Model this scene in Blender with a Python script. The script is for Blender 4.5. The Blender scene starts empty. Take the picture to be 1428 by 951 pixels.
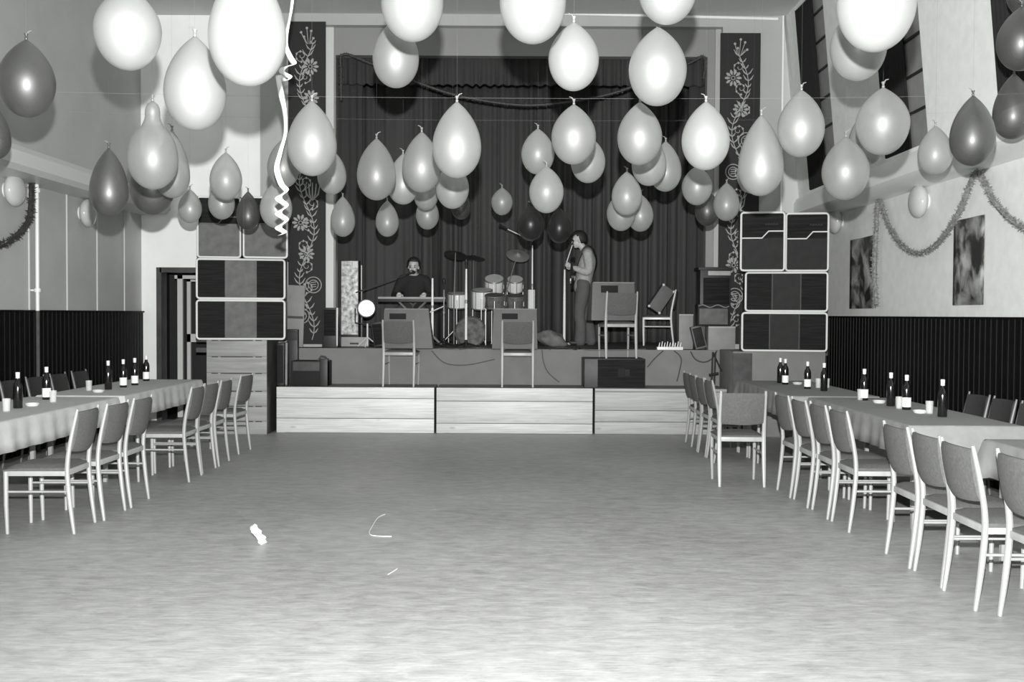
import bpy, bmesh, math, random
from mathutils import Vector, Matrix, noise
R = math.radians
random.seed(7)
scene = bpy.context.scene
COL = scene.collection
# ------------------------------------------------------------------ camera, light, exposure
W, H, F = 1428, 951, 1450.0
CAMZ = 1.52
cam_d = bpy.data.cameras.new('camera'); cam = bpy.data.objects.new('camera', cam_d); COL.objects.link(cam)
cam_d.sensor_width = 36.0; cam_d.lens = 36.0 * F / W; cam_d.clip_start = 0.05; cam_d.clip_end = 200
CAM_M = Matrix.Rotation(R(90) - math.atan(37.5 / F), 3, 'X') @ Matrix.Rotation(R(0.3), 3, 'Z')
cam.matrix_world = Matrix.Translation((0, 0, CAMZ)) @ CAM_M.to_4x4()
scene.camera = cam
scene.view_settings.view_transform = 'Standard'; scene.view_settings.look = 'None'
scene.view_settings.gamma = 1.0; scene.view_settings.use_curve_mapping = False
scene.view_settings.exposure = 0.0
wd = bpy.data.worlds.new('ambient_fill'); scene.world = wd; wd.use_nodes = True
wd.node_tree.nodes['Background'].inputs[0].default_value = (0.98, 1.0, 0.98, 1)
wd.node_tree.nodes['Background'].inputs[1].default_value = 0.85  # added grey fill entering through the open rear of the hall
fl = bpy.data.lights.new('camera_flash', 'SPOT'); flash = bpy.data.objects.new('camera_flash', fl); COL.objects.link(flash)
fl.energy = 5600; fl.shadow_soft_size = 0.022; fl.spot_size = R(105); fl.spot_blend = 0.9
flash.location = (0.0, 0.02, CAMZ + 0.24); flash.rotation_euler = (R(91), 0, 0)

def ray(px, py):
    d = CAM_M @ Vector(((px - W / 2) / F, (H / 2 - py) / F, -1.0))
    return d
def at_y(px, py, Y):
    d = ray(px, py); t = Y / d.y
    return Vector((0, 0, CAMZ)) + d * t
def at_x(px, py, X):
    d = ray(px, py); t = X / d.x
    return Vector((0, 0, CAMZ)) + d * t
def at_z(px, py, Z):
    d = ray(px, py); t = (Z - CAMZ) / d.z
    return Vector((0, 0, CAMZ)) + d * t

# ------------------------------------------------------------------ materials (procedural)
def new_mat(name):
    m = bpy.data.materials.new(name); m.use_nodes = True
    nt = m.node_tree; return m, nt, nt.nodes['Principled BSDF']
def g(v): return (v * 0.985, v, v * 0.975, 1)
def mat(name, v, rough=0.6, metal=0.0, spec=0.5, var=0.0, scale=8.0, stretch=(1, 1, 1), bump=0.0, coat=0.0):
    m, nt, b = new_mat(name)
    b.inputs['Base Color'].default_value = g(v); b.inputs['Roughness'].default_value = rough
    b.inputs['Metallic'].default_value = metal; b.inputs['Specular IOR Level'].default_value = spec
    b.inputs['Coat Weight'].default_value = coat
    if var > 0 or bump > 0:
        tc = nt.nodes.new('ShaderNodeTexCoord'); mp = nt.nodes.new('ShaderNodeMapping')
        mp.inputs['Scale'].default_value = stretch
        nz = nt.nodes.new('ShaderNodeTexNoise'); nz.inputs['Scale'].default_value = scale; nz.inputs['Detail'].default_value = 5
        nt.links.new(tc.outputs['Object'], mp.inputs[0]); nt.links.new(mp.outputs[0], nz.inputs['Vector'])
        if var > 0:
            rp = nt.nodes.new('ShaderNodeValToRGB')
            rp.color_ramp.elements[0].position = 0.3; rp.color_ramp.elements[0].color = g(v * (1 - var))
            rp.color_ramp.elements[1].position = 0.7; rp.color_ramp.elements[1].color = g(min(1, v * (1 + var)))
            nt.links.new(nz.outputs['Fac'], rp.inputs[0]); nt.links.new(rp.outputs[0], b.inputs['Base Color'])
        if bump > 0:
            bp = nt.nodes.new('ShaderNodeBump'); bp.inputs['Strength'].default_value = bump; bp.inputs['Distance'].default_value = 0.01
            nt.links.new(nz.outputs['Fac'], bp.inputs['Height']); nt.links.new(bp.outputs[0], b.inputs['Normal'])
    return m
def balloon_mat(name, v, alpha, trans, rough=0.6, ior=2.5):
    m, nt, b = new_mat(name)
    b.inputs['Base Color'].default_value = g(v); b.inputs['Roughness'].default_value = rough
    b.inputs['IOR'].default_value = ior; b.inputs['Specular IOR Level'].default_value = 0.8
    b.inputs['Coat Weight'].default_value = 1.0; b.inputs['Coat Roughness'].default_value = 0.29
    tl = nt.nodes.new('ShaderNodeBsdfTranslucent'); tl.inputs[0].default_value = g(v)
    tp = nt.nodes.new('ShaderNodeBsdfTransparent'); tp.inputs[0].default_value = g(min(1, 0.55 + v * 0.45))
    m1 = nt.nodes.new('ShaderNodeMixShader'); m1.inputs[0].default_value = trans
    nt.links.new(b.outputs[0], m1.inputs[1]); nt.links.new(tl.outputs[0], m1.inputs[2])
    lw = nt.nodes.new('ShaderNodeLayerWeight'); lw.inputs[0].default_value = 0.35
    mr = nt.nodes.new('ShaderNodeMapRange'); mr.inputs['From Min'].default_value = 0; mr.inputs['From Max'].default_value = 0.9
    mr.inputs['To Min'].default_value = alpha; mr.inputs['To Max'].default_value = 1.0
    nt.links.new(lw.outputs['Facing'], mr.inputs[0])
    m2 = nt.nodes.new('ShaderNodeMixShader'); nt.links.new(mr.outputs[0], m2.inputs[0])
    nt.links.new(tp.outputs[0], m2.inputs[1]); nt.links.new(m1.outputs[0], m2.inputs[2])
    nt.links.new(m2.outputs[0], nt.nodes['Material Output'].inputs[0])
    return m
def wood_mat(name, v, var, axis_stretch, scale=3.0, rough=0.5, knots=False):
    m, nt, b = new_mat(name)
    b.inputs['Roughness'].default_value = rough
    tc = nt.nodes.new('ShaderNodeTexCoord'); mp = nt.nodes.new('ShaderNodeMapping'); mp.inputs['Scale'].default_value = axis_stretch
    nz = nt.nodes.new('ShaderNodeTexNoise'); nz.inputs['Scale'].default_value = scale; nz.inputs['Detail'].default_value = 8; nz.inputs['Distortion'].default_value = 0.6
    rp = nt.nodes.new('ShaderNodeValToRGB')
    rp.color_ramp.elements[0].position = 0.28; rp.color_ramp.elements[0].color = g(v * (1 - var))
    rp.color_ramp.elements[1].position = 0.66; rp.color_ramp.elements[1].color = g(min(1, v * (1 + var * 0.6)))
    nt.links.new(tc.outputs['Object'], mp.inputs[0]); nt.links.new(mp.outputs[0], nz.inputs['Vector']); nt.links.new(nz.outputs['Fac'], rp.inputs[0])
    out = rp.outputs[0]
    if knots:
        mp2 = nt.nodes.new('ShaderNodeMapping'); mp2.inputs['Scale'].default_value = (1.6, 1.6, 4.0)
        vo = nt.nodes.new('ShaderNodeTexVoronoi'); vo.inputs['Scale'].default_value = 1.3
        r2 = nt.nodes.new('ShaderNodeValToRGB')
        r2.color_ramp.elements[0].position = 0.03; r2.color_ramp.elements[0].color = (0.42, 0.42, 0.42, 1)
        r2.color_ramp.elements[1].position = 0.13; r2.color_ramp.elements[1].color = (1, 1, 1, 1)
        mx = nt.nodes.new('ShaderNodeMix'); mx.data_type = 'RGBA'; mx.blend_type = 'MULTIPLY'; mx.inputs[0].default_value = 1
        nt.links.new(tc.outputs['Object'], mp2.inputs[0]); nt.links.new(mp2.outputs[0], vo.inputs['Vector']); nt.links.new(vo.outputs['Distance'], r2.inputs[0])
        nt.links.new(out, mx.inputs['A']); nt.links.new(r2.outputs[0], mx.inputs['B']); out = mx.outputs['Result']
    nt.links.new(out, b.inputs['Base Color'])
    return m
def floor_mat():
    m, nt, b = new_mat('parquet_floor')
    N = nt.nodes; L = nt.links
    tc = N.new('ShaderNodeTexCoord')
    mp = N.new('ShaderNodeMapping'); mp.inputs['Scale'].default_value = (1.6, 3.4, 1)
    n1 = N.new('ShaderNodeTexNoise'); n1.inputs['Scale'].default_value = 3.6; n1.inputs['Detail'].default_value = 9; n1.inputs['Roughness'].default_value = 0.72; n1.inputs['Distortion'].default_value = 0.4
    mp2 = N.new('ShaderNodeMapping'); mp2.inputs['Scale'].default_value = (3, 30, 1)
    n2 = N.new('ShaderNodeTexNoise'); n2.inputs['Scale'].default_value = 2.5; n2.inputs['Detail'].default_value = 4
    n3 = N.new('ShaderNodeTexNoise'); n3.inputs['Scale'].default_value = 0.55; n3.inputs['Detail'].default_value = 3
    for a, c in ((mp, n1), (mp2, n2)):
        L.new(tc.outputs['Object'], a.inputs[0]); L.new(a.outputs[0], c.inputs['Vector'])
    L.new(tc.outputs['Object'], n3.inputs['Vector'])
    a1 = N.new('ShaderNodeMath'); a1.operation = 'MULTIPLY_ADD'; a1.inputs[1].default_value = 0.5; L.new(n1.outputs['Fac'], a1.inputs[0])
    a2 = N.new('ShaderNodeMath'); a2.operation = 'MULTIPLY_ADD'; a2.inputs[1].default_value = 0.25; L.new(n2.outputs['Fac'], a2.inputs[0])
    a3 = N.new('ShaderNodeMath'); a3.operation = 'MULTIPLY'; a3.inputs[1].default_value = 0.25; L.new(n3.outputs['Fac'], a3.inputs[0])
    L.new(a3.outputs[0], a2.inputs[2]); L.new(a2.outputs[0], a1.inputs[2])
    rp = N.new('ShaderNodeValToRGB')
    rp.color_ramp.elements[0].position = 0.36; rp.color_ramp.elements[0].color = g(0.22)
    rp.color_ramp.elements[1].position = 0.6; rp.color_ramp.elements[1].color = g(0.43)
    L.new(a1.outputs[0], rp.inputs[0]); L.new(rp.outputs[0], b.inputs['Base Color'])
    r2 = N.new('ShaderNodeMapRange'); r2.inputs['To Min'].default_value = 0.42; r2.inputs['To Max'].default_value = 0.62
    L.new(n1.outputs['Fac'], r2.inputs[0]); L.new(r2.outputs[0], b.inputs['Roughness'])
    bp = N.new('ShaderNodeBump'); bp.inputs['Strength'].default_value = 0.12; bp.inputs['Distance'].default_value = 0.01
    L.new(n2.outputs['Fac'], bp.inputs['Height']); L.new(bp.outputs[0], b.inputs['Normal'])
    return m
def poster_mat(name, seed):
    m, nt, b = new_mat(name); N = nt.nodes; L = nt.links
    tc = N.new('ShaderNodeTexCoord'); mp = N.new('ShaderNodeMapping'); mp.inputs['Location'].default_value = (seed, seed * 2, seed); mp.inputs['Scale'].default_value = (1.0, 2.6, 2.4)
    nz = N.new('ShaderNodeTexNoise'); nz.inputs['Scale'].default_value = 1.6; nz.inputs['Detail'].default_value = 6; nz.inputs['Distortion'].default_value = 0.5
    rp = N.new('ShaderNodeValToRGB')
    rp.color_ramp.elements[0].position = 0.42; rp.color_ramp.elements[0].color = g(0.03)
    rp.color_ramp.elements[1].position = 0.62; rp.color_ramp.elements[1].color = g(0.5)
    L.new(tc.outputs['Object'], mp.inputs[0]); L.new(mp.outputs[0], nz.inputs['Vector']); L.new(nz.outputs['Fac'], rp.inputs[0]); L.new(rp.outputs[0], b.inputs['Base Color'])
    b.inputs['Roughness'].default_value = 0.4
    return m
M = dict(
    floor=floor_mat(),
    grey_wall=mat('grey_painted_wall', 0.46, 0.55, var=0.06, scale=2.0),
    white_wall=mat('white_painted_wall', 0.93, 0.7, var=0.03, scale=3.0),
    right_wall=mat('rough_white_plaster', 0.82, 0.7, var=0.05, scale=9.0, bump=0.15),
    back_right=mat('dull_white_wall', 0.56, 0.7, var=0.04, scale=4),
    grey_frame=mat('grey_painted_frame', 0.42, 0.55, var=0.04, scale=2.0),
    inner_frame=mat('grey_inner_frame', 0.25, 0.55),
    pale_trim=mat('pale_trim_paint', 0.62, 0.45),
    white_trim=mat('white_gloss_trim', 0.88, 0.35),
    ceiling=mat('ceiling_paint', 0.6, 0.8),
    wains=mat('dark_wainscot_wood', 0.003, 0.5, spec=0.13, var=0.3, scale=6, stretch=(1, 1, .1)),
    pipe=mat('white_pipe_paint', 0.75, 0.35),
    duct=mat('duct_casing_paint', 0.6, 0.4),
    duct_white=mat('white_duct_casing', 0.82, 0.45),
    black=mat('matt_black', 0.012, 0.6),
    black_cloth=mat('black_curtain_cloth', 0.008, 0.9),
    pane=mat('blacked_out_pane', 0.26, 0.5, var=0.1),
    curtain=mat('stage_curtain_cloth', 0.075, 0.85, var=0.15, scale=3, stretch=(1, 1, 0.15)),
    valance=mat('valance_cloth', 0.04, 0.9),
    stage_floor=mat('stage_floor_boards', 0.08, 0.6, var=0.2, scale=5),
    stage_front=mat('stage_front_cloth', 0.19, 0.8, var=0.08, scale=4),
    pine2=wood_mat('halflit_pine_boards', 0.54, 0.2, (0.3, 1, 7), 7.0, 0.45, True), pine3=wood_mat('dimlit_pine_boards', 0.36, 0.2, (0.3, 1, 7), 7.0, 0.5, True),  # light fading along the risers is put into the pine tones
    pine=wood_mat('lit_pine_boards', 0.62, 0.2, (0.3, 1, 7), 7.0, 0.45, True),
    crate=wood_mat('crate_boards', 0.29, 0.22, (0.4, 1, 5), 3.5, 0.55),
    darkwood=mat('dark_stained_wood', 0.05, 0.5, var=0.3, scale=6),
    panel=mat('dark_panel_cloth', 0.02, 0.8),
    ornament=mat('pale_embroidery', 0.38, 0.7),
    tolex=mat('black_cabinet_covering', 0.015, 0.5),
    grille=mat('black_grille_cloth', 0.012, 0.7, spec=0.12, var=0.5, scale=60, stretch=(0.05, 1, 1)),
    cab_grey=mat('grey_cabinet_panel', 0.07, 0.6, spec=0.2, var=0.2, scale=10),
    cab_pale=mat('pale_flashlit_panel', 0.12, 0.6, spec=0.2, var=0.22, scale=9),
    cab_dim=mat('dim_cabinet_panel', 0.02, 0.6, spec=0.15, var=0.2, scale=9),
    edging=mat('white_cabinet_edging', 0.7, 0.4),
    cloth=mat('pale_table_cloth', 0.25, 0.85, var=0.05, scale=20), cloth2=mat('creamy_table_cloth', 0.5, 0.85, var=0.05, scale=20),
    wood=wood_mat('pale_chair_wood', 0.34, 0.12, (4, 4, 0.6), 3.0, 0.38),
    whitewood=mat('white_chair_lacquer', 0.86, 0.3),
    fabric=mat('grey_chair_fabric', 0.098, 0.9, var=0.15, scale=60, stretch=(1, 1, 1), bump=0.2),
    darkfabric=mat('dark_chair_fabric', 0.1, 0.9, var=0.15, scale=60),
    shadedchairwood=mat('shaded_chair_wood', 0.13, 0.45), shadedfabric=mat('shaded_chair_fabric', 0.032, 0.9, var=0.15, scale=60),  # chair colours darkened for the shade along the walls
    bottle=mat('dark_bottle_glass', 0.008, 0.12, spec=0.7),
    label=mat('white_paper_label', 0.85, 0.6),
    foil=mat('pale_bottle_foil', 0.75, 0.35),
    ash=mat('pale_ceramic', 0.7, 0.3),
    chrome=mat('worn_chrome', 0.3, 0.42, metal=0.6),
    steel=mat('painted_pale_steel', 0.8, 0.3),
    drum=mat('white_drum_shell', 0.9, 0.3),
    drum_dark=mat('smoky_drum_shell', 0.13, 0.6, spec=0.2, var=0.5, scale=14),
    skin_head=mat('drum_head', 0.65, 0.5),
    cymbal=mat('cymbal_metal', 0.6, 0.5, metal=0.8),
    cymbal_dark=mat('dark_cymbal_metal', 0.06, 0.4, metal=0.5),
    monitor=mat('grey_monitor_box', 0.115, 0.6, var=0.08, scale=10),
    slot=mat('black_slot', 0.005, 0.8),
    greybox=mat('grey_box_paint', 0.24, 0.6, var=0.1, scale=6),
    palebox=mat('pale_box_paint', 0.36, 0.6, var=0.12, scale=6),
    sparkle=mat('mottled_silver_front', 0.4, 0.35, metal=0.3, var=0.75, scale=16),
    skin=mat('skin', 0.55, 0.5),
    hair=mat('dark_hair', 0.02, 0.6),
    shirt=mat('pale_shirt', 0.42, 0.8, var=0.15, scale=25),
    trousers=mat('grey_trousers', 0.11, 0.85, var=0.1, scale=12),
    sweater=mat('dark_sweater', 0.02, 0.9),
    shoe=mat('dark_shoe', 0.03, 0.5),
    tinsel=mat('silver_tinsel', 0.2, 0.5, metal=0.0, var=0.5, scale=40),
    tinsel_dark=mat('dark_tinsel', 0.035, 0.5, var=0.5, scale=40),
    globe=mat('opal_lamp_glass', 0.5, 0.15),
    paper=mat('white_paper', 0.88, 0.6),
    thread=mat('dark_thread', 0.12, 0.8),
    wire=mat('pale_wire', 0.2, 0.5),
    cable=mat('black_cable', 0.02, 0.5),
    bag=mat('crumpled_grey_cloth', 0.17, 0.9, var=0.3, scale=9),
    p1=poster_mat('mountain_poster_print', 1.3), p2=poster_mat('lake_poster_print', 4.1),
    b_white=balloon_mat('white_balloon_rubber', 0.26, 0.6, 0.25),
    b_near=balloon_mat('milky_balloon_rubber', 0.27, 0.6, 0.25),
    b_pale=balloon_mat('bright_balloon_rubber', 0.36, 0.62, 0.25),
    b_light=balloon_mat('pale_balloon_rubber', 0.27, 0.48, 0.25, 0.58),
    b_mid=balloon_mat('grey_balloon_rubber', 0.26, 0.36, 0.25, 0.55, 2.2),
    b_far=balloon_mat('brightened_grey_balloon_rubber', 0.42, 0.42, 0.25, 0.55, 2.2),
    b_dark=balloon_mat('dark_balloon_rubber', 0.055, 0.42, 0.2, 0.5, 1.9),
    b_smoke=balloon_mat('smoky_balloon_rubber', 0.03, 0.25, 0.2, 0.4, 1.5),
)
def emit_mat(name, strength):
    m, nt, b = new_mat(name)
    b.inputs['Base Color'].default_value = g(0.9); b.inputs['Emission Color'].default_value = g(1.0); b.inputs['Emission Strength'].default_value = strength
    return m
M['bulb'] = emit_mat('flash_glint_glow', 25)  # glow of the added flash glint, no real bulb
_n = M['bulb'].node_tree.nodes; _l = M['bulb'].node_tree.links   # glow imitating a flash reflection, fading towards the rim
_tc = _n.new('ShaderNodeTexCoord'); _mp = _n.new('ShaderNodeMapping'); _mp.inputs['Location'].default_value = (-1, 0, -1); _mp.inputs['Scale'].default_value = (2, 0, 2)
_ln = _n.new('ShaderNodeVectorMath'); _ln.operation = 'LENGTH'; _mr = _n.new('ShaderNodeMapRange'); _mr.interpolation_type = 'SMOOTHSTEP'
for _k, _v in (('From Min', 0.35), ('From Max', 1.0), ('To Min', 30.0), ('To Max', 0.35)): _mr.inputs[_k].default_value = _v
_l.new(_tc.outputs['Generated'], _mp.inputs[0]); _l.new(_mp.outputs[0], _ln.inputs[0]); _l.new(_ln.outputs['Value'], _mr.inputs['Value']); _l.new(_mr.outputs[0], _n['Principled BSDF'].inputs['Emission Strength'])

# ------------------------------------------------------------------ mesh helpers
class MB:
    def __init__(s): s.bm = bmesh.new()
    def _bev(s, vs, b, seg=2):
        if b > 0:
            es = list({e for v in vs for e in v.link_edges})
            bmesh.ops.bevel(s.bm, geom=es, offset=b, segments=seg, affect='EDGES', profile=0.6)
    def box(s, c, size, rot=None, bev=0.0, seg=2):
        mx = Matrix.Translation(Vector(c)) @ (rot.to_4x4() if rot else Matrix.Identity(4)) @ Matrix.Diagonal((size[0], size[1], size[2], 1))
        r = bmesh.ops.create_cube(s.bm, size=1.0, matrix=mx); s._bev(r['verts'], bev, seg); return s
    def mm(s, lo, hi, bev=0.0):
        return s.box([(a + b) / 2 for a, b in zip(lo, hi)], [abs(b - a) for a, b in zip(lo, hi)], None, bev)
    def tube(s, pts, r, n=8, cap=True, sq=1.0, closed=False):
        pts = [Vector(p) for p in pts]
        m = len(pts); rs = r if isinstance(r, (list, tuple)) else [r] * m
        rings = []; prev = None
        for i, p in enumerate(pts):
            if closed: t = pts[(i + 1) % m] - pts[i - 1]
            else: t = (pts[min(i + 1, m - 1)] - pts[max(i - 1, 0)])
            t.normalize()
            if prev is None:
                a = Vector((1, 0, 0)) if abs(t.x) < 0.9 else Vector((0, 1, 0))
                u = (a - t * a.dot(t)).normalized()
            else:
                u = (prev - t * prev.dot(t)).normalized()
            prev = u; w = t.cross(u)
            ph = math.pi / n if n == 4 else 0
            rings.append([s.bm.verts.new(p + (u * math.cos(ph + 2 * math.pi * k / n) + w * sq * math.sin(ph + 2 * math.pi * k / n)) * rs[i]) for k in range(n)])
        lim = m if closed else m - 1
        for i in range(lim):
            A, B = rings[i], rings[(i + 1) % m]
            for k in range(n): s.bm.faces.new((A[k], A[(k + 1) % n], B[(k + 1) % n], B[k]))
        if cap and not closed:
            s.bm.faces.new(rings[0][::-1]); s.bm.faces.new(rings[-1])
        return s
    def lathe(s, prof, n=24, mx=None, sx=1.0, sy=1.0):
        mx = mx or Matrix.Identity(4); rings = []
        for (r, z) in prof:
            if r < 1e-6: rings.append([s.bm.verts.new(mx @ Vector((0, 0, z)))])
            else: rings.append([s.bm.verts.new(mx @ Vector((r * sx * math.cos(2 * math.pi * k / n), r * sy * math.sin(2 * math.pi * k / n), z))) for k in range(n)])
        for A, B in zip(rings, rings[1:]):
            if len(A) == 1 and len(B) == 1: continue
            for k in range(n):
                k2 = (k + 1) % n
                if len(A) == 1: s.bm.faces.new((A[0], B[k2], B[k]))
                elif len(B) == 1: s.bm.faces.new((A[k], A[k2], B[0]))
                else: s.bm.faces.new((A[k], A[k2], B[k2], B[k]))
        return s
    def ball(s, c, r, sc=(1, 1, 1), n=16, rot=None):
        mx = Matrix.Translation(Vector(c)) @ (rot.to_4x4() if rot else Matrix.Identity(4)) @ Matrix.Diagonal((sc[0], sc[1], sc[2], 1))
        k = max(6, n // 2)
        return s.lathe([(r * math.sin(math.pi * i / k), -r * math.cos(math.pi * i / k)) for i in range(k + 1)], n, mx)
    def prism(s, poly, lo, hi, mx=None):
        """poly in local x,z extruded along local y from lo to hi"""
        mx = mx or Matrix.Identity(4)
        A = [s.bm.verts.new(mx @ Vector((x, lo, z))) for x, z in poly]; B = [s.bm.verts.new(mx @ Vector((x, hi, z))) for x, z in poly]
        n = len(poly); s.bm.faces.new(A); s.bm.faces.new(B[::-1])
        for k in range(n): s.bm.faces.new((A[k], B[k], B[(k + 1) % n], A[(k + 1) % n]))
        return s
    def quadstrip(s, A, B):
        a = [s.bm.verts.new(p) for p in A]; b = [s.bm.verts.new(p) for p in B]
        for i in range(len(a) - 1): s.bm.faces.new((a[i], a[i + 1], b[i + 1], b[i]))
        return s
    def build(s, name, m, parent=None, loc=None, smooth=True, angle=40):
        bmesh.ops.recalc_face_normals(s.bm, faces=s.bm.faces[:])
        me = bpy.data.meshes.new(name); s.bm.to_mesh(me); s.bm.free()
        if smooth:
            me.shade_smooth(); me.set_sharp_from_angle(angle=R(angle))
        me.materials.append(m)
        o = bpy.data.objects.new(name, me); COL.objects.link(o)
        if parent: o.parent = parent
        if loc is not None: o.location = loc
        return o
def tag(o, label, cat, group=None, kind=None):
    o['label'] = label; o['category'] = cat
    if group: o['group'] = group
    if kind: o['kind'] = kind
    return o
def thing(name, label, cat, loc=(0, 0, 0), rz=0.0, group=None):
    o = bpy.data.objects.new(name, None); COL.objects.link(o); o.empty_display_size = 0.1
    o.location = loc; o.rotation_euler = (0, 0, rz)
    return tag(o, label, cat, group)
def struct(name, mb, m, smooth=False):
    o = mb.build(name, m, smooth=smooth); o['kind'] = 'structure'; return o
def dup(src, loc, rz, label, group=None):
    r = src.copy(); COL.objects.link(r); r.location = loc; r.rotation_euler = (0, 0, rz); r['label'] = label
    if group: r['group'] = group
    for ch in list(src.children):
        c = ch.copy(); COL.objects.link(c); c.parent = r
        for gc in list(ch.children):
            d = gc.copy(); COL.objects.link(d); d.parent = c
    return r
def spline(pts, k=6):
    pts = [Vector(p) for p in pts]; out = []
    for i in range(len(pts) - 1):
        p0 = pts[max(i - 1, 0)]; p1 = pts[i]; p2 = pts[i + 1]; p3 = pts[min(i + 2, len(pts) - 1)]
        for j in range(k):
            t = j / k
            out.append(0.5 * ((2 * p1) + (p2 - p0) * t + (2 * p0 - 5 * p1 + 4 * p2 - p3) * t * t + (3 * p1 - p0 - 3 * p2 + p3) * t ** 3))
    out.append(pts[-1]); return out

# ================================================================== THE HALL
XL, XR, YB, CEIL, Y0 = -5.2, 4.3, 14.6, 5.66, -2.5
struct('floor', MB().mm((XL - .2, Y0, -0.1), (XR + .2, YB + .2, 0)), M['floor'])
struct('ceiling', MB().mm((XL - .2, Y0, CEIL), (XR + .2, 18.6, CEIL + .1)), M['ceiling'])
struct('wall_left', MB().mm((XL - .15, Y0, 0), (XL, YB + .15, CEIL)), M['grey_wall'])
struct('wall_right', MB().mm((XR, Y0, 0), (XR + .15, YB + .15, 3.3)), M['right_wall'])
# upper right wall leans inward; piers stand between the tall windows
def XU(z): return 4.0 - 0.095 * (z - 3.16)
def lean(y0, y1, z0, z1, d0, d1, mb=None):
    mb = mb or MB(); vs = []
    for y in (y0, y1):
        for (z, d) in ((z0, d0), (z0, d1), (z1, d1), (z1, d0)):
            vs.append(mb.bm.verts.new((XU(z) + d, y, z)))
    f = mb.bm.faces.new
    f(vs[0:4]); f(vs[4:8][::-1])
    for k in range(4): f((vs[k], vs[4 + k], vs[4 + (k + 1) % 4], vs[(k + 1) % 4]))
    return mb
wins = [(12.86, 14.04), (10.05, 11.2), (7.35, 8.6)]
ys = [Y0] + [v for w in sorted(wins) for v in w] + [YB + .1]
mb = MB()
for i in range(0, len(ys), 2): lean(ys[i], ys[i + 1], 3.0, CEIL, 0.0, 0.45, mb)
for (a, b) in wins: lean(a, b, 3.0, 3.2, 0.0, 0.45, mb); lean(a, b, 5.6, CEIL, 0.0, 0.45, mb)
struct('wall_right_upper', mb, M['right_wall'])
for i, (a, b) in enumerate(wins):
    w = lean(a, b, 3.2, 5.6, 0.06, 0.10).build('window_%d' % (i + 1), M['pane'], smooth=False); w['kind'] = 'structure'
    fr = MB()
    for k in range(1, 7): lean(a, b, 3.2 + k * 0.36 - 0.012, 3.2 + k * 0.36 + 0.012, 0.04, 0.06, fr)
    lean(a, a + .03, 3.2, 5.6, 0.03, 0.06, fr); lean(b - .03, b, 3.2, 5.6, 0.03, 0.06, fr)
    fr.build('window_frame', M['black'], w, smooth=False)
    c = MB(); A = []; B = []
    y1, y2 = b - 0.56 * (b - a), b - 0.01
    for k in range(61):
        y = y1 + (y2 - y1) * k / 60; d = 0.012 + 0.016 * math.sin(k * 1.05) - 0.01 * (k / 60) ** 3
        A.append(Vector((XU(3.21) + d, y, 3.205))); B.append(Vector((XU(5.59) + d, y, 5.595)))
    c.quadstrip(A, B)
    o = c.build('window_curtain', M['black_cloth']); s = o.modifiers.new('thick', 'SOLIDIFY'); s.thickness = 0.015
    tag(o, ['black curtain in the tall window nearest the stage', 'black curtain in the middle tall window, behind the overlapping grey balloons', 'black curtain in the tall window at the picture\'s edge, behind dark balloons'][i], 'curtain', 'black window curtains')
# boxed-in ducts along both walls
mb = MB()
mb.prism([(XL - .02, 2.88), (-4.84, 2.90), (-4.79, 2.95), (-4.79, 3.08), (-4.85, 3.15), (XL - .02, 3.17)], Y0, YB + .02)
struct('trim_1', mb, M['duct'], True)
mb = MB()
mb.prism([(XR + .02, 2.86), (4.0, 2.88), (3.93, 2.94), (3.93, 3.08), (3.97, 3.15), (XR + .02, 3.17)], Y0, YB + .02)
struct('trim_2', mb, M['duct_white'], True)
# wainscot of narrow dark boards
def wainscot(x, sgn, y0, y1, h):
    mb = MB(); y = y0
    mb.mm((x, y0, 0), (x + sgn * 0.01, y1, h - .01))
    while y < y1 - 0.02:
        e = min(y + 0.098, y1)
        mb.mm((x + sgn * .005, y, 0.0), (x + sgn * 0.03, e - .022, h), 0.008)
        y += 0.11
    mb.mm((x, y0, h - .01), (x + sgn * 0.04, y1, h + .012))
    return mb
struct('trim_3', wainscot(XL, 1, 4.0, YB, 1.525), M['wains'])
struct('trim_4', wainscot(XR, -1, 4.0, YB, 1.505), M['wains'])
# cover strips on the left wall
for i, px in enumerate((40, 93, 135, 173)):
    p = at_x(px, 350, XL)
    struct('trim_%d' % (5 + i), MB().mm((XL, p.y - .012, 1.53), (XL + .012, p.y + .012, 2.9), .002), M['duct'])
# heating pipe on the left wall
p = at_x(52, 350, XL + .08)
t = thing('pipe', 'white vertical heating pipe standing up the grey wall', 'pipe', (p.x, p.y, 0))
MB().tube([(0, 0, 1.53), (0, 0, 2.93)], 0.021, 12).build('pipe_run', M['pipe'], t)
MB().tube([(0, 0, 0.0), (0, 0, 1.53)], 0.021, 12).build('lower_pipe', M['cab_grey'], t)['label'] = 'dark painted lower pipe'
for z in (1.75, 2.82): MB().tube([(-.09, 0, z), (0, 0, z)], .012).lathe([(.034, z - .02), (.034, z + .02)], 12).build('bracket', M['pipe'], t)

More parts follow.
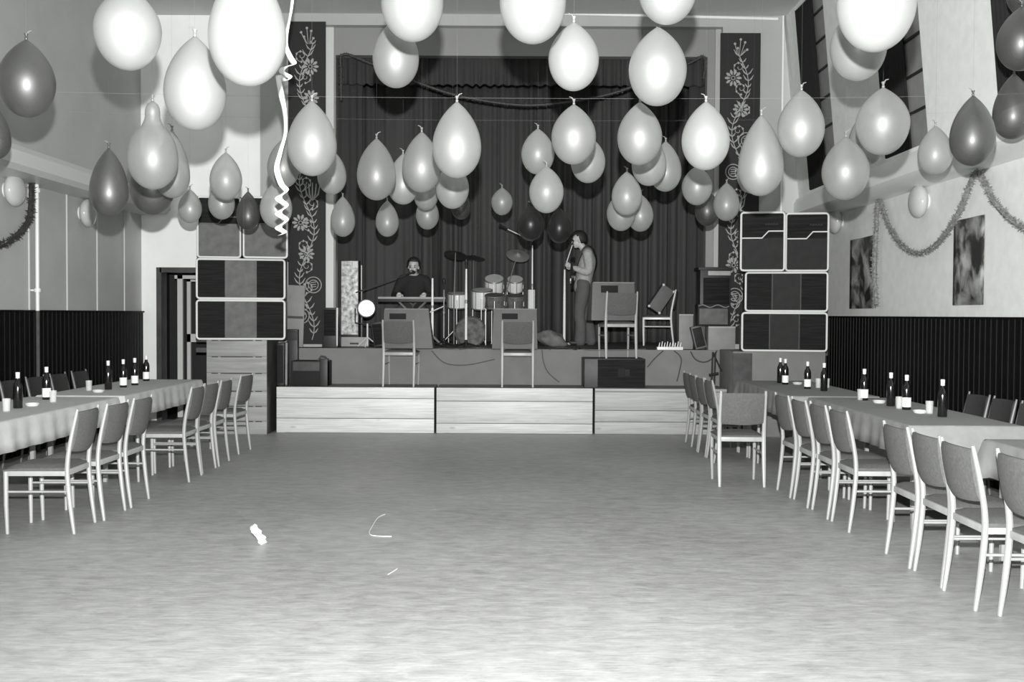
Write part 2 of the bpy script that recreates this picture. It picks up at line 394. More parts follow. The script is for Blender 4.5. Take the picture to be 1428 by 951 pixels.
# back wall with the doorway
def X14(px, Y=YB): return at_y(px, 440, Y).x
def Z14(py, px=714, Y=YB): return at_y(px, py, Y).z
dx0, dx1, dz = X14(224), X14(300), Z14(378, 250)
pxl = X14(366)
mb = MB()
mb.mm((XL - .1, YB, 0), (dx0, YB + .15, CEIL)); mb.mm((dx1, YB, 0), (pxl + .3, YB + .15, CEIL)); mb.mm((dx0, YB, dz), (dx1, YB + .15, CEIL))
struct('wall_back_left', mb, M['white_wall'])
pxr = X14(1084)
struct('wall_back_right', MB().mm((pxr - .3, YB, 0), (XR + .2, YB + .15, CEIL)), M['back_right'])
mb = MB()
fw = .05
mb.mm((dx0 - fw, YB - .03, 0), (dx0 + .02, YB + .2, dz + fw)); mb.mm((dx1 - .02, YB - .03, 0), (dx1 + fw, YB + .2, dz + fw)); mb.mm((dx0, YB - .03, dz - .02), (dx1, YB + .2, dz + fw))
o = mb.build('door_1', M['darkwood'], smooth=False); o['kind'] = 'structure'
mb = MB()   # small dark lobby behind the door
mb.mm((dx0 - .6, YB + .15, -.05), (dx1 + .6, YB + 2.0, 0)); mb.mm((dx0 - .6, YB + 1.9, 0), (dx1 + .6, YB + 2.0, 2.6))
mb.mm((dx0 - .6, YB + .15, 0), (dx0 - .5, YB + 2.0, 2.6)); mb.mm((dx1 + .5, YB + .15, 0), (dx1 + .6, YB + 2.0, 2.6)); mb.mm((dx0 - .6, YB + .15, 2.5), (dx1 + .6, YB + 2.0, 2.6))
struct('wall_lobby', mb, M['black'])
mb = MB()
a = at_y(243, 384, YB + .5); b = at_y(256, 384, YB + .5)
mb.mm((a.x + .06, YB + .45, 0), (b.x, YB + .5, a.z)); mb.mm((a.x + .02, YB + .45, a.z - .05), (dx1 + .3, YB + .5, a.z))
a = at_y(262, 390, YB + .9); b = at_y(267, 390, YB + .9)
mb.mm((a.x, YB + .85, 0), (b.x, YB + .9, a.z)); mb.mm((a.x, YB + .85, a.z - .03), (dx1 + .3, YB + .9, a.z)); mb.mm((a.x, YB + .85, 1.08), (dx1 + .3, YB + .9, 1.2))
struct('door_2', mb, M['pale_trim'])

# proscenium
YP = 14.48
ox0, ox1, oz = at_y(449, 440, YP).x, at_y(1004, 440, YP).x, at_y(714, 36, YP).z
mb = MB()
mb.mm((pxl, YP, 0), (ox0, YB + .1, CEIL)); mb.mm((ox1, YP, 0), (pxr, YB + .1, CEIL)); mb.mm((ox0, YP, oz), (ox1, YB + .1, CEIL))
struct('wall_proscenium', mb, M['grey_frame'])
YI = 14.62
ix0, ix1, iz = at_y(468, 440, YI).x, at_y(983, 440, YI).x, at_y(714, 78, YI).z
mb = MB(); mb.mm((ox0 - .05, YI, 0), (ix0, YI + .16, oz + .1)); mb.mm((ix1, YI, 0), (ox1 + .05, YI + .16, oz + .1)); mb.mm((ix0, YI, iz), (ix1, YI + .16, oz + .1))
struct('trim_9', mb, M['inner_frame'])
mb = MB(); mb.mm((ox0, YI - .04, 1.0), (ox0 + .145, YI + .002, oz), .01)
struct('trim_10', mb, M['pale_trim'])
struct('trim_13', MB().mm((ox1 - .08, YI - .04, 1.0), (ox1, YI + .002, oz), .01), M['grey_frame'])
a = at_y(398, 9, YP - .03); b = at_y(1085, 26, YP - .03)
mb = MB().tube([(a.x, YP - .02, a.z), (b.x, YP - .02, b.z)], .022, 10)
struct('trim_11', mb, M['white_trim'], True)
struct('trim_12', MB().mm((pxr - .008, YP - .012, 2.7), (pxr + .012, YP + .01, CEIL)), M['white_trim'])

# stage house
STZ, YS = 1.05, 13.8
sx0, sx1 = at_y(372, 500, YS).x, at_y(1092, 500, YS).x
struct('floor_stage', MB().mm((-4.2, YS + .02, STZ - .06), (4.2, 18.5, STZ)), M['stage_floor'])
struct('wall_stage_front', MB().mm((sx0, YS, 0), (sx1, YS + .06, STZ + .005)), M['stage_front'])
mb = MB(); mb.mm((-4.3, YB + .15, 0), (-4.2, 18.5, CEIL)); mb.mm((4.2, YB + .15, 0), (4.3, 18.5, CEIL)); mb.mm((-4.3, 18.4, 0), (4.3, 18.5, CEIL))
struct('wall_stage', mb, M['black'])

def drape(name, x0, x1, y, z0, z1, amp, wl, m, label, seed=0, hem=0.0, rows=10, group=None):
    mb = MB(); n = int((x1 - x0) / wl * 9); rg = random.Random(seed)
    ph = [0.0]
    for k in range(n): ph.append(ph[-1] + rg.uniform(0.4, 1.0))
    grid = []
    for j in range(rows + 1):
        t = j / rows; z = z1 + (z0 - z1) * t; row = []
        for k in range(n + 1):
            x = x0 + (x1 - x0) * k / n
            a = amp * (0.55 + 0.45 * t) * (0.6 + 0.8 * noise.noise(Vector((x * 1.3, seed, t * 0.6))))
            zz = z + (hem * math.sin(ph[k] * 0.9 + 1) if j == rows else 0)
            row.append(mb.bm.verts.new((x + .3 * a * math.sin(ph[k] * .5), y + a * math.sin(ph[k]), zz)))
        grid.append(row)
    for j in range(rows):
        for k in range(n): mb.bm.faces.new((grid[j][k], grid[j][k + 1], grid[j + 1][k + 1], grid[j + 1][k]))
    o = mb.build(name, m, angle=80); s = o.modifiers.new('thick', 'SOLIDIFY'); s.thickness = 0.012
    return tag(o, label, 'curtain', group)
drape('stage_curtain', -3.6, 3.9, 17.6, STZ + .004, 5.4, 0.075, 0.16, M['curtain'], 'dark pleated curtain hanging full height behind the band', 3)
zv = at_y(714, 119, 15.0).z
drape('stage_valance', ix0 - .2, ix1 + .2, 15.0, zv, 5.3, 0.04, 0.13, M['valance'], 'short dark pleated valance under the top of the stage opening', 5, .012)
drape('side_curtain', ix0 - .25, at_y(505, 440, 15.4).x, 15.4, STZ + .004, 5.3, 0.05, 0.12, M['valance'], 'dark gathered side curtain behind the mottled silver column', 8, group='gathered side curtains')
drape('side_curtain', at_y(958, 440, 15.4).x, ix1 + .25, 15.4, STZ + .004, 5.3, 0.05, 0.12, M['valance'], 'dark gathered side curtain behind the lidded dark amplifier', 9, group='gathered side curtains')

# embroidered panels beside the opening
def folk_panel(px0, px1, pyt, pyb, label, flip):
    a = at_y(px0, pyt, YP - .02); b = at_y(px1, pyb, YP - .02)
    w, h = b.x - a.x, a.z - b.z
    t = thing('folk_panel', label, 'panel', ((a.x + b.x) / 2, YP, b.z), 0, 'dark embroidered panels beside the stage opening')
    MB().mm((-w / 2, -.03, 0), (w / 2, -.001, h), .004).build('backing', M['panel'], t)
    y = -.033
    vine = MB(); sw = .0062
    amp = w * .2
    def vx(z): return flip * amp * math.sin(z * 2 * math.pi / 1.35 + 0.5)
    vine.tube([(vx(z), y, z) for z in [.06 + (h - .35) * k / 70 for k in range(71)]], sw, 6)
    k = 0; z = .15
    while z < h - .3:
        for s in (-1, 1):
            L = .075 + .025 * math.sin(k * 1.7); x0 = vx(z)
            if abs(x0 + s * L * .8) < w / 2 - .02:
                vine.tube([(x0, y, z), (x0 + s * L * .45, y, z + L * .35), (x0 + s * L * .8, y, z + L * .95)], [sw * .8, sw * 1.7, sw * .5], 6)
        z += .085; k += 1
    vine.build('vine', M['ornament'], t)
    def ringpts(cx, cz, r, n=20): return [(cx + r * math.cos(2 * math.pi * q / n), y, cz + r * math.sin(2 * math.pi * q / n)) for q in range(n)]
    def rosette(cx, cz, r):
        f = MB()
        f.tube(ringpts(cx, cz, r * .22, 10), .006, 5, closed=True)
        for q in range(10):
            an = 2 * math.pi * q / 10
            f.tube([(cx + r * .36 * math.cos(an), y, cz + r * .36 * math.sin(an)), (cx + r * .7 * math.cos(an), y, cz + r * .7 * math.sin(an)), (cx + r * math.cos(an), y, cz + r * math.sin(an))], [.005, r * .2, r * .1], 6)
        f.build('blossom', M['ornament'], t)
    def roundel(cx, cz, r):
        f = MB(); f.tube(ringpts(cx, cz, r), .007, 5, closed=True); f.tube(ringpts(cx, cz, r * .62, 14), .006, 5, closed=True)
        for q in range(3): f.tube([(cx - r * .35, y, cz + (q - 1) * r * .28), (cx + r * .35, y, cz + (q - 1) * r * .28 + .01)], .006, 5)
        f.build('blossom', M['ornament'], t)
    def tulip(cx, cz, r):
        f = MB()
        for q in range(-2, 3):
            f.tube([(cx, y, cz - r), (cx + q * r * .32, y, cz - r * .3), (cx + q * r * .42, y, cz + r * (1 - .12 * abs(q)))], [.005, .012, .005], 6)
        f.build('blossom', M['ornament'], t)
    tn = MB(); z = h - .5; k = 0
    while z > .3:
        sd = 1 if vx(z) < 0 else -1; cx = vx(z) + sd * w * .16; P_ = []
        for q in range(26):
            an = -1.6 + q * .33; rr = .085 * (1 - q / 30)
            P_.append((max(-w / 2 + .02, min(w / 2 - .02, cx + sd * rr * math.cos(an))), y, z + .03 + rr * math.sin(an)))
        tn.tube(P_, .0048, 5)
        for q in range(0, 14, 3): tn.ball((P_[q][0], y, P_[q][2]), .013, (1, .4, 1.3), 6)
        z -= .29; k += 1
    tn.build('tendril', M['ornament'], t)
    zz = h - .15
    f = MB()
    for dx_, dz_ in ((-.04, -.06), (.06, .02), (.0, .06), (.09, -.08), (-.08, -.0)): 
        f.tube([(dx_ * .3 + flip * .02, y, zz - .16), (dx_, y, zz + dz_)], [.004, .006], 5); f.ball((dx_, y, zz + dz_), .018, (1, .4, 1), 8)
    f.build('sprig', M['ornament'], t)
    z = h - .62; k = 0
    while z > .25:
        cx = -vx(z) * .95
        (rosette, rosette, roundel, roundel, tulip)[k % 5](cx, z, (.115, .11, .11, .105, .125)[k % 5])
        z -= .43; k += 1
    return t
folk_panel(402, 454, 30, 480, 'tall dark folk panel beside the stack whose edge the paper streamer overlaps', 1)
folk_panel(1005, 1056, 46, 480, 'tall dark folk panel beside the stack with white stepped lines', -1)

# wall lamps
def wall_lamp(px, py, X, sgn, label):
    p = at_x(px, py, X)
    t = thing('wall_lamp', label, 'lamp', (X, p.y, p.z), 0, 'round glass lamps on the side walls')
    mx = Matrix.Rotation(sgn * R(90), 4, 'Y')
    MB().lathe([(0, .0), (.08, .0), (.08, .015), (.07, .02), (0, .02)], 24, mx).build('lamp_base', M['pipe'], t)
    prof = [(.085, .035)] + [(.165 * math.sin(math.pi * (.2 + .8 * k / 12)), .135 - .105 * math.cos(math.pi * (1 - (.2 + .8 * k / 12)) + math.pi)) for k in range(13)]
    prof = [(.07, .018)] + [(.17 * math.cos(a), .095 + .085 * math.sin(a)) for a in [R(-62 + 152 * k / 12) for k in range(12)]] + [(0, .18)]
    MB().lathe(prof, 32, mx).build('lamp_glass', M['globe'], t)
wall_lamp(8, 265, XL, 1, 'round glass wall lamp beside the dark garland at the picture\'s edge')
wall_lamp(112, 297, XL, 1, 'round glass wall lamp on grey wall between the cover strips')
wall_lamp(1293, 281, XR, -1, 'round glass wall lamp above the dip of the tinsel garland')
wall_lamp(1174, 308, XR, -1, 'round glass wall lamp beside the tall speaker stack')

# garlands
def garland(name, pts, r, m, label, k=8, tuft=True, seed=1):
    P = spline(pts, k); rg = random.Random(seed); mb = MB()
    mb.tube(P, r * .5, 6)
    L = [0]
    for i in range(1, len(P)): L.append(L[-1] + (P[i] - P[i - 1]).length)
    d = 0; i = 0
    while d < L[-1]:
        while i < len(P) - 2 and L[i + 1] < d: i += 1
        c = P[i].lerp(P[i + 1], (d - L[i]) / max(1e-6, L[i + 1] - L[i]))
        for q in range(6):
            v = Vector((rg.gauss(0, 1), rg.gauss(0, 1), rg.gauss(0, 1))).normalized() * r * rg.uniform(.7, 1.15)
            w = v.cross(Vector((rg.gauss(0, 1), rg.gauss(0, 1), rg.gauss(0, 1)))).normalized() * r * .22
            a, b, e = mb.bm.verts.new(c - w), mb.bm.verts.new(c + w), mb.bm.verts.new(c + v)
            mb.bm.faces.new((a, b, e))
        d += r * .22
    return tag(mb.build(name, m, smooth=False), label, 'garland')
def swag(A, B, C, n=8):
    """from A to B sagging to height of C"""
    out = []
    for k in range(n + 1):
        t = k / n; p = A.lerp(B, t); low = C.z; base = (A.z + B.z) / 2
        p.z = p.z - (base - low) * 4 * t * (1 - t); out.append(p)
    return out
XG = XR - .08
A = at_x(1225, 280, XG); B = at_x(1362, 240, XG); Cc = at_x(1285, 353, XG)
tail = [at_x(1222, 425, XG), at_x(1219, 380, XG), at_x(1221, 330, XG)]
A2 = B.copy(); B2 = Vector((XG, B.y - 2.6, B.z)); C2 = Vector((XG, 0, Cc.z + .02))
garland('tinsel_garland', tail + swag(A, B, Cc) + swag(A2, B2, C2)[1:], .052, M['tinsel'], 'pale tinsel garland swagged along the white wall above the posters', 5, seed=2)
XGL = XL + .085
garland('dark_garland', [at_x(x, y, XGL) for x, y in ((44, 249), (44, 270), (43, 290), (40, 308), (27, 326), (8, 339), (-14, 343), (-50, 335), (-110, 300), (-180, 215))], .066, M['tinsel_dark'], 'dark tinsel garland swagged on the grey wall beside the pipe', 5, seed=4)
YG = YI - .05
pts = [at_y(476, 140, YG), at_y(476, 100, YG), at_y(479, 76, YG), at_y(520, 90, YG), at_y(590, 118, YG), at_y(650, 136, YG), at_y(740, 147, YG), at_y(840, 134, YG), at_y(910, 110, YG), at_y(962, 88, YG), at_y(982, 80, YG), at_y(981, 110, YG)]
garland('stage_garland', pts, .04, M['tinsel_dark'], 'dull tinsel garland swagged across the stage opening', 6, seed=6)

# posters
def poster(px0, px1, pyt, pyb, m, label):
    X = XR - .004
    a = at_x(px0, pyt, X); b = at_x(px1, pyb, X)
    y0, y1 = b.y, a.y; z1 = a.z; z0 = min(b.z, a.z - .8)
    mb = MB(); n = 10; P = []; Q = []
    for k in range(n + 1):
        y = y0 + (y1 - y0) * k / n; d = .004 + .006 * math.sin(k * .8)
        P.append(Vector((X - d, y - 0, z0))); Q.append(Vector((X - d, y, z1)))
    mb.quadstrip(P, Q); o = mb.build('poster', m); s = o.modifiers.new('thick', 'SOLIDIFY'); s.thickness = .003
    tag(o, label, 'poster', 'landscape posters on the white wall')
poster(1187, 1222, 335, 430, M['p1'], 'dark mottled poster behind the hanging garland tail')
poster(1332, 1372, 308, 425, M['p2'], 'dark landscape poster under the garland peak, away from its tail')

# ================================================================== RISERS, STACKS
RZ_, RYF = 0.585, 13.17
def riser(px0, px1, grooves, label, pm='pine'):
    x0, x1 = at_y(px0, 570, RYF).x, at_y(px1, 570, RYF).x
    t = thing('stage_riser', label, 'riser', ((x0 + x1) / 2, RYF, 0), 0, 'plank risers in front of the stage')
    w = x1 - x0 - .012; mb = MB(); zs = [0.0] + sorted(at_y(600, py, RYF).z for py in grooves) + [RZ_]
    for a, b in zip(zs, zs[1:]): mb.mm((-w / 2, 0, a + .004), (w / 2, .022, b - .004), .003)
    mb.build('front_boards', M[pm], t)
    MB().mm((-w / 2, .022, 0), (w / 2, YS - RYF - .005, RZ_ - .002)).build('riser_body', M['stage_front'], t)
riser(385, 606, (556, 584), 'low plank riser nearest the slotted crate tower')
riser(608, 827, (559, 590), 'low plank riser in the middle, below the drum kit', 'pine2')
riser(829, 1014, (545, 571, 587), 'low plank riser under the black speaker box', 'pine3')

YC = 12.95
# crate tower under one stack
a = at_y(288, 476, YC); b = at_y(372, 606, YC)
t = thing('crate_tower', 'tall slotted wooden crate tower carrying the cabinets with flash-paled centre panels', 'crate', ((a.x + b.x) / 2, YC, 0))
w = b.x - a.x; top = at_y(330, 474, YC).z
mb = MB(); zs = [0.0] + sorted(at_y(330, py, YC).z for py in (587, 566, 545, 520, 497)) + [top]
for z0, z1 in zip(zs, zs[1:]):
    mb.mm((-w / 2, 0, z0 + .002), (w / 2, .02, z1 - .012), .003)
    mb.mm((-w / 2, 0, z1 - .014), (-w * .42, .02, z1 - .001)); mb.mm((w * .42, 0, z1 - .014), (w / 2, .02, z1 - .001))
    mb.mm((-w * .31, 0, z1 - .014), (-w * .27, .02, z1 - .001)); mb.mm((w * .27, 0, z1 - .014), (w * .31, .02, z1 - .001))
mb.build('slatted_front', M['crate'], t)
MB().mm((-w / 2, .02, 0), (w / 2, .66, top)).build('crate_body', M['darkwood'], t)
# low grey base under the other stack
a = at_y(1022, 490, YC); b = at_y(1150, 606, YC); topR = at_y(1090, 490.5, YC).z
t = thing('stack_base', 'grey box base carrying the darker stack of cabinets', 'base', ((a.x + b.x) / 2, YC, 0))
w = b.x - a.x; MB().mm((-w / 2, 0, 0), (w / 2, .83, topR), .01).build('base_body', M['stage_front'], t)
MB().mm((-w / 2 - .0, -.015, 0), (-w / 2 + .24, 0, topR - .02), .004).build('side_board', M['cab_grey'], t)

def rrect(w, h, r, y, n=5):
    P = []
    for cx, cz, a0 in ((w / 2 - r, h / 2 - r, 0), (-w / 2 + r, h / 2 - r, 90), (-w / 2 + r, -h / 2 + r, 180), (w / 2 - r, -h / 2 + r, 270)):
        for k in range(n + 1):
            an = R(a0 + 90 * k / n); P.append((cx + r * math.cos(an), y, cz + r * math.sin(an)))
    return P
def cabinet(px0, px1, py0, py1, zbase, kind, label, pale, depth=.45):
    a = at_y(px0, py0, YC); b = at_y(px1, py1, YC); w = b.x - a.x; h = a.z - b.z
    t = thing('speaker_cabinet', label, 'speaker', ((a.x + b.x) / 2, YC - .0, zbase), R(9 if px0 < 700 else -9), 'speaker cabinets stacked beside the stage')
    cz = h / 2
    MB().mm((-w / 2 + .004, .0, .0), (w / 2 - .004, depth, h - .003), .015).build('cabinet_body', M['tolex'], t)
    er = .0135
    mb = MB(); mb.tube([(x, y, z + cz) for x, y, z in rrect(w - 2 * er, h - 2 * er, .035, -.004)], er, 8, closed=True); mb.build('edging', M['edging'], t)
    iw, ih = w - 4 * er, h - 4 * er
    if kind == 'wide':
        cw = iw * .36 / 2
        ctr = M['cab_pale'] if pale else M['cab_dim']  # flash sheen on one stack is put into paler panels
        for s in (-1, 1):
            mb = MB(); x0, x1 = s * cw, s * iw / 2
            mb.mm((x0, -.012, cz - ih / 2), (x1, .0, cz + ih / 2))
            for k in range(1, 12):
                z = cz - ih / 2 + ih * k / 12; mb.mm((x0, -.018, z - .004), (x1, -.01, z + .004))
            mb.build('grille', M['grille'], t, smooth=False)
        MB().mm((-cw, -.014, cz - ih / 2), (cw, 0, cz + ih / 2)).build('horn_panel', ctr, t, smooth=False)
        mb = MB()
        for s in (-1, 1): mb.mm((s * cw - .006, -.02, cz - ih / 2), (s * cw + .006, -.005, cz + ih / 2))
        mb.build('divider', M['cab_pale'] if pale else M['cab_grey'], t, smooth=False)
    else:
        zs = cz + ih * (.06 if pale else .06); st = .085
        MB().mm((-iw / 2, -.01, zs), (iw / 2, 0, cz + ih / 2)).build('grille', M['grille'], t, smooth=False)
        MB().mm((-iw / 2, -.014, cz - ih / 2), (iw / 2, 0, zs)).build('horn_panel', M['cab_pale'] if pale else M['cab_dim'], t, smooth=False)
        MB().tube([(-iw / 2, -.02, zs), (-iw * .02, -.02, zs), (iw * .14, -.02, zs + st), (iw / 2, -.02, zs + st)], .009, 6).build('step_trim', M['edging'] if not pale else M['cab_pale'], t)
        mb = MB()
        for k in range(5): mb.tube([(iw * .06 + k * .032, -.018, zs + st + .075), (iw * .06 + k * .032 + .012, -.018, zs + st + .095), (iw * .06 + k * .032 + .026, -.018, zs + st + .078)], .0035, 5)
        mb.build('badge', M['cab_grey'], t)
    return zbase + h
zb = cabinet(275, 397, 415, 472, top, 'wide', 'bottom speaker cabinet standing on the slotted crate tower', True)
zb = cabinet(275, 397, 355, 413, zb, 'wide', 'wide speaker cabinet with flash-paled centre, under the pair half hidden by balloons', True)
cabinet(275, 336, 265, 352, zb, 'tall', 'top speaker cabinet behind balloons, on the door side of its pair', True)
cabinet(339, 401, 265, 352, zb, 'tall', 'top speaker cabinet crossed by the zigzag end of the paper streamer', True)
zb = cabinet(1035, 1152, 434, 490, topR, 'wide', 'bottom speaker cabinet standing on the plain grey base', False)
zb = cabinet(1040, 1153, 376, 433, zb, 'wide', 'middle wide speaker cabinet of the darker stack, under the stepped-line pair', False)
cabinet(1033, 1094, 290, 374, zb, 'tall', 'upright top cabinet with white stepped line, on the curtain side of its pair', False)
cabinet(1096, 1155, 291, 374, zb, 'tall', 'upright top cabinet with white stepped line, beside the white wall', False)

# ================================================================== CHAIRS
def make_chair(wood, fab):
    t = bpy.data.objects.new('dining_chair', None); COL.objects.link(t); t.empty_display_size = .1
    hw = .196
    for s in (-1, 1):
        P = spline([(s * hw, -.258, 0), (s * hw, -.23, .22), (s * hw, -.214, .44), (s * hw, -.234, .62), (s * hw, -.285, .855)], 5)
        rr = [.0115 + .0065 * math.sin(math.pi * min(1, max(0, (p.z) / .86)) ** .8) for p in P]; rr[-1] = .009
        MB().tube(P, [r * 1.12 for r in rr], 8, sq=.85).build('back_post', wood, t)
        MB().tube([(s * (hw - .006), .195, 0), (s * hw, .2, .2), (s * hw, .2, .43)], [.0115, .015, .0165], 8).build('leg', wood, t)
    mb = MB()
    for s in (-1, 1):
        mb.mm((s * hw - .010, -.215, .398), (s * hw + .010, .205, .432), .004)
    mb.mm((-hw, .188, .395), (hw, .212, .435), .004); mb.mm((-hw, -.222, .40), (hw, -.2, .44), .004)
    mb.build('seat_rail', wood, t)
    for s in (-1, 1):
        MB().tube([(s * hw, -.23, .29), (s * (hw), .2, .29)], .0105, 8, sq=.8).build('stretcher', wood, t)
    # seat pad: rounded slab with a soft crown
    mb = MB(); n = 10; top = []; bot = []
    for j in range(n + 1):
        v = -1 + 2 * j / n; ra = []; rb = []
        for i in range(n + 1):
            u = -1 + 2 * i / n
            wx = .185 if v < -.95 else .192 + .018 * (v + 1) / 2
            e = max(abs(u), abs(v)) ** 6
            ra.append(mb.bm.verts.new((u * wx, v * .215 + .005, .473 - .022 * e - .012 * max(0, v) ** 3 + .004 * (1 - u * u)))); rb.append(mb.bm.verts.new((u * wx * .98, v * .21 + .005, .428)))
        top.append(ra); bot.append(rb)
    for j in range(n):
        for i in range(n):
            mb.bm.faces.new((top[j][i], top[j][i + 1], top[j + 1][i + 1], top[j + 1][i])); mb.bm.faces.new((bot[j][i], bot[j + 1][i], bot[j + 1][i + 1], bot[j][i + 1]))
    for j in range(n):
        for i0 in (0, n): mb.bm.faces.new((top[j][i0], top[j + 1][i0], bot[j + 1][i0], bot[j][i0]))
        mb.bm.faces.new((top[0][j], top[0][j + 1], bot[0][j + 1], bot[0][j])); mb.bm.faces.new((top[n][j], top[n][j + 1], bot[n][j + 1], bot[n][j]))
    mb.build('seat', fab, t, angle=60)
    mb = MB(); F_, K = [], []
    for j in range(9):
        v = j / 8; z = .565 + .268 * v; yb = -.226 - .05 * v - .006 * math.sin(math.pi * v); rf = []; rk = []
        for i in range(9):
            u = -1 + 2 * i / 8; cv = -.03 * (1 - u * u); th = .019 * (1 - .5 * max(abs(2 * v - 1), abs(u) * .6) ** 12)
            zz = z + .012 * (1 - u * u) * (.35 * max(0, v - .5) * 2 - max(0, .5 - v) * 2.4); rf.append(mb.bm.verts.new((u * .186, yb + cv + th, zz))); rk.append(mb.bm.verts.new((u * .186, yb + cv - th, zz)))
        F_.append(rf); K.append(rk)
    for j in range(8):
        for i in range(8):
            mb.bm.faces.new((F_[j][i], F_[j][i + 1], F_[j + 1][i + 1], F_[j + 1][i])); mb.bm.faces.new((K[j][i], K[j + 1][i], K[j + 1][i + 1], K[j][i + 1]))
        for i0 in (0, 8): mb.bm.faces.new((F_[j][i0], F_[j + 1][i0], K[j + 1][i0], K[j][i0]))
        for j0 in (0, 8): mb.bm.faces.new((F_[j0][j], K[j0][j], K[j0][j + 1], F_[j0][j + 1]))
    mb.build('backrest', fab, t, angle=60)
    t['category'] = 'chair'
    return t
chair0 = make_chair(M['wood'], M['fabric']); white0 = make_chair(M['whitewood'], M['darkfabric']); shaded0 = make_chair(M['shadedchairwood'], M['shadedfabric'])
used = {id(chair0): False, id(white0): False, id(shaded0): False}
def chair(x, y, z, rz, label, group, src=None):
    src = src or chair0
    if not used[id(src)]:
        used[id(src)] = True
        src.location = (x, y, z); src.rotation_euler = (0, 0, rz); src['label'] = label; src['group'] = group; return src
    return dup(src, (x, y, z), rz, label, group)
GL, GR, GW = 'chairs along the table beside the grey wall', 'chairs along the tables beside the white wall', 'chairs between tables and wainscot'
rl = R(90); rr_ = R(-90)
for x, y, dr, lab in (
    (-3.255, 7.27, 2, 'grey upholstered chair nearest the camera beside the grey-wall tables'),
    (-3.22, 7.745, -1, 'grey upholstered chair second from the camera beside the grey-wall tables'),
    (-3.21, 8.24, 0, 'grey upholstered chair third from the camera beside the grey-wall tables, before the gap'),
    (-3.15, 9.48, 1, 'grey upholstered chair just past the gap in the grey-wall row'),
    (-3.16, 9.96, -2, 'grey upholstered chair second past the gap in the grey-wall row'),
    (-3.15, 10.43, 1, 'grey upholstered chair third past the gap in the grey-wall row'),
    (-3.17, 11.34, -4, 'grey upholstered chair at the far end of the grey-wall row, before the crate tower')):
    chair(x, y, 0, rl + R(dr), lab, GL)
for x, y, dr, lab in (
    (2.75, 5.06, 2, 'grey chair cut by the picture edge, nearest the camera in the white-wall row'),
    (2.66, 5.535, 0, 'grey chair with full backrest in view, next to the one cut by the edge'),
    (2.67, 5.98, 0, 'grey chair third from the camera in the white-wall row'),
    (2.66, 6.425, 0, 'grey chair fourth from the camera in the white-wall row, by the gap between tables'),
    (2.63, 7.46, 0, 'grey chair with its seat in view beside the middle cloth, near the table gap'),
    (2.62, 7.925, 0, 'grey chair second along the middle cloth from the table gap'),
    (2.60, 8.38, 0, 'grey chair third along the middle cloth from the table gap'),
    (2.58, 8.835, 1, 'grey chair half behind the chair turned to the stage'),
    (2.34, 10.85, 0, 'grey chair in the far white-wall group, directly behind the chair turned to the stage'),
    (2.33, 11.3, 1, 'grey chair second of the far white-wall group, counted from the turned chair'),
    (2.33, 11.75, -1, 'grey chair third of the far white-wall group, counted from the turned chair'),
    (2.34, 12.2, 0, 'grey chair of the far white-wall group standing closest to the riser')):
    chair(x, y, 0, rr_ + R(dr), lab, GR)
chair(2.05, 9.42, 0, R(-2), 'grey chair standing alone with its back to the camera in front of the far tables', GR)
for y, dr, lab in ((8.05, 1, 'shade-darkened upholstered chair behind the middle cloth, cut by the picture edge at the black wainscot'), (8.55, -1, 'shade-darkened upholstered chair behind the middle cloth, between two others at the black wainscot'), (9.02, 0, 'shade-darkened upholstered chair behind the middle cloth, farthest of three at the black wainscot')):
    chair(3.78, y, 0, rl + R(dr), lab, GW, shaded0)
for y, dr, lab in ((10.25, 1, 'shade-darkened upholstered chair at the grey-wall wainscot by the pipe'), (10.8, -1, 'shade-darkened upholstered chair at the grey-wall wainscot next past the pipe'), (11.35, 1, 'shade-darkened upholstered chair at the grey-wall wainscot between the pipe and the door'), (11.9, 0, 'shade-darkened upholstered chair at the grey-wall wainscot nearest the door')):
    chair(-4.68, y, 0, rr_ + R(dr), lab, GW, shaded0)

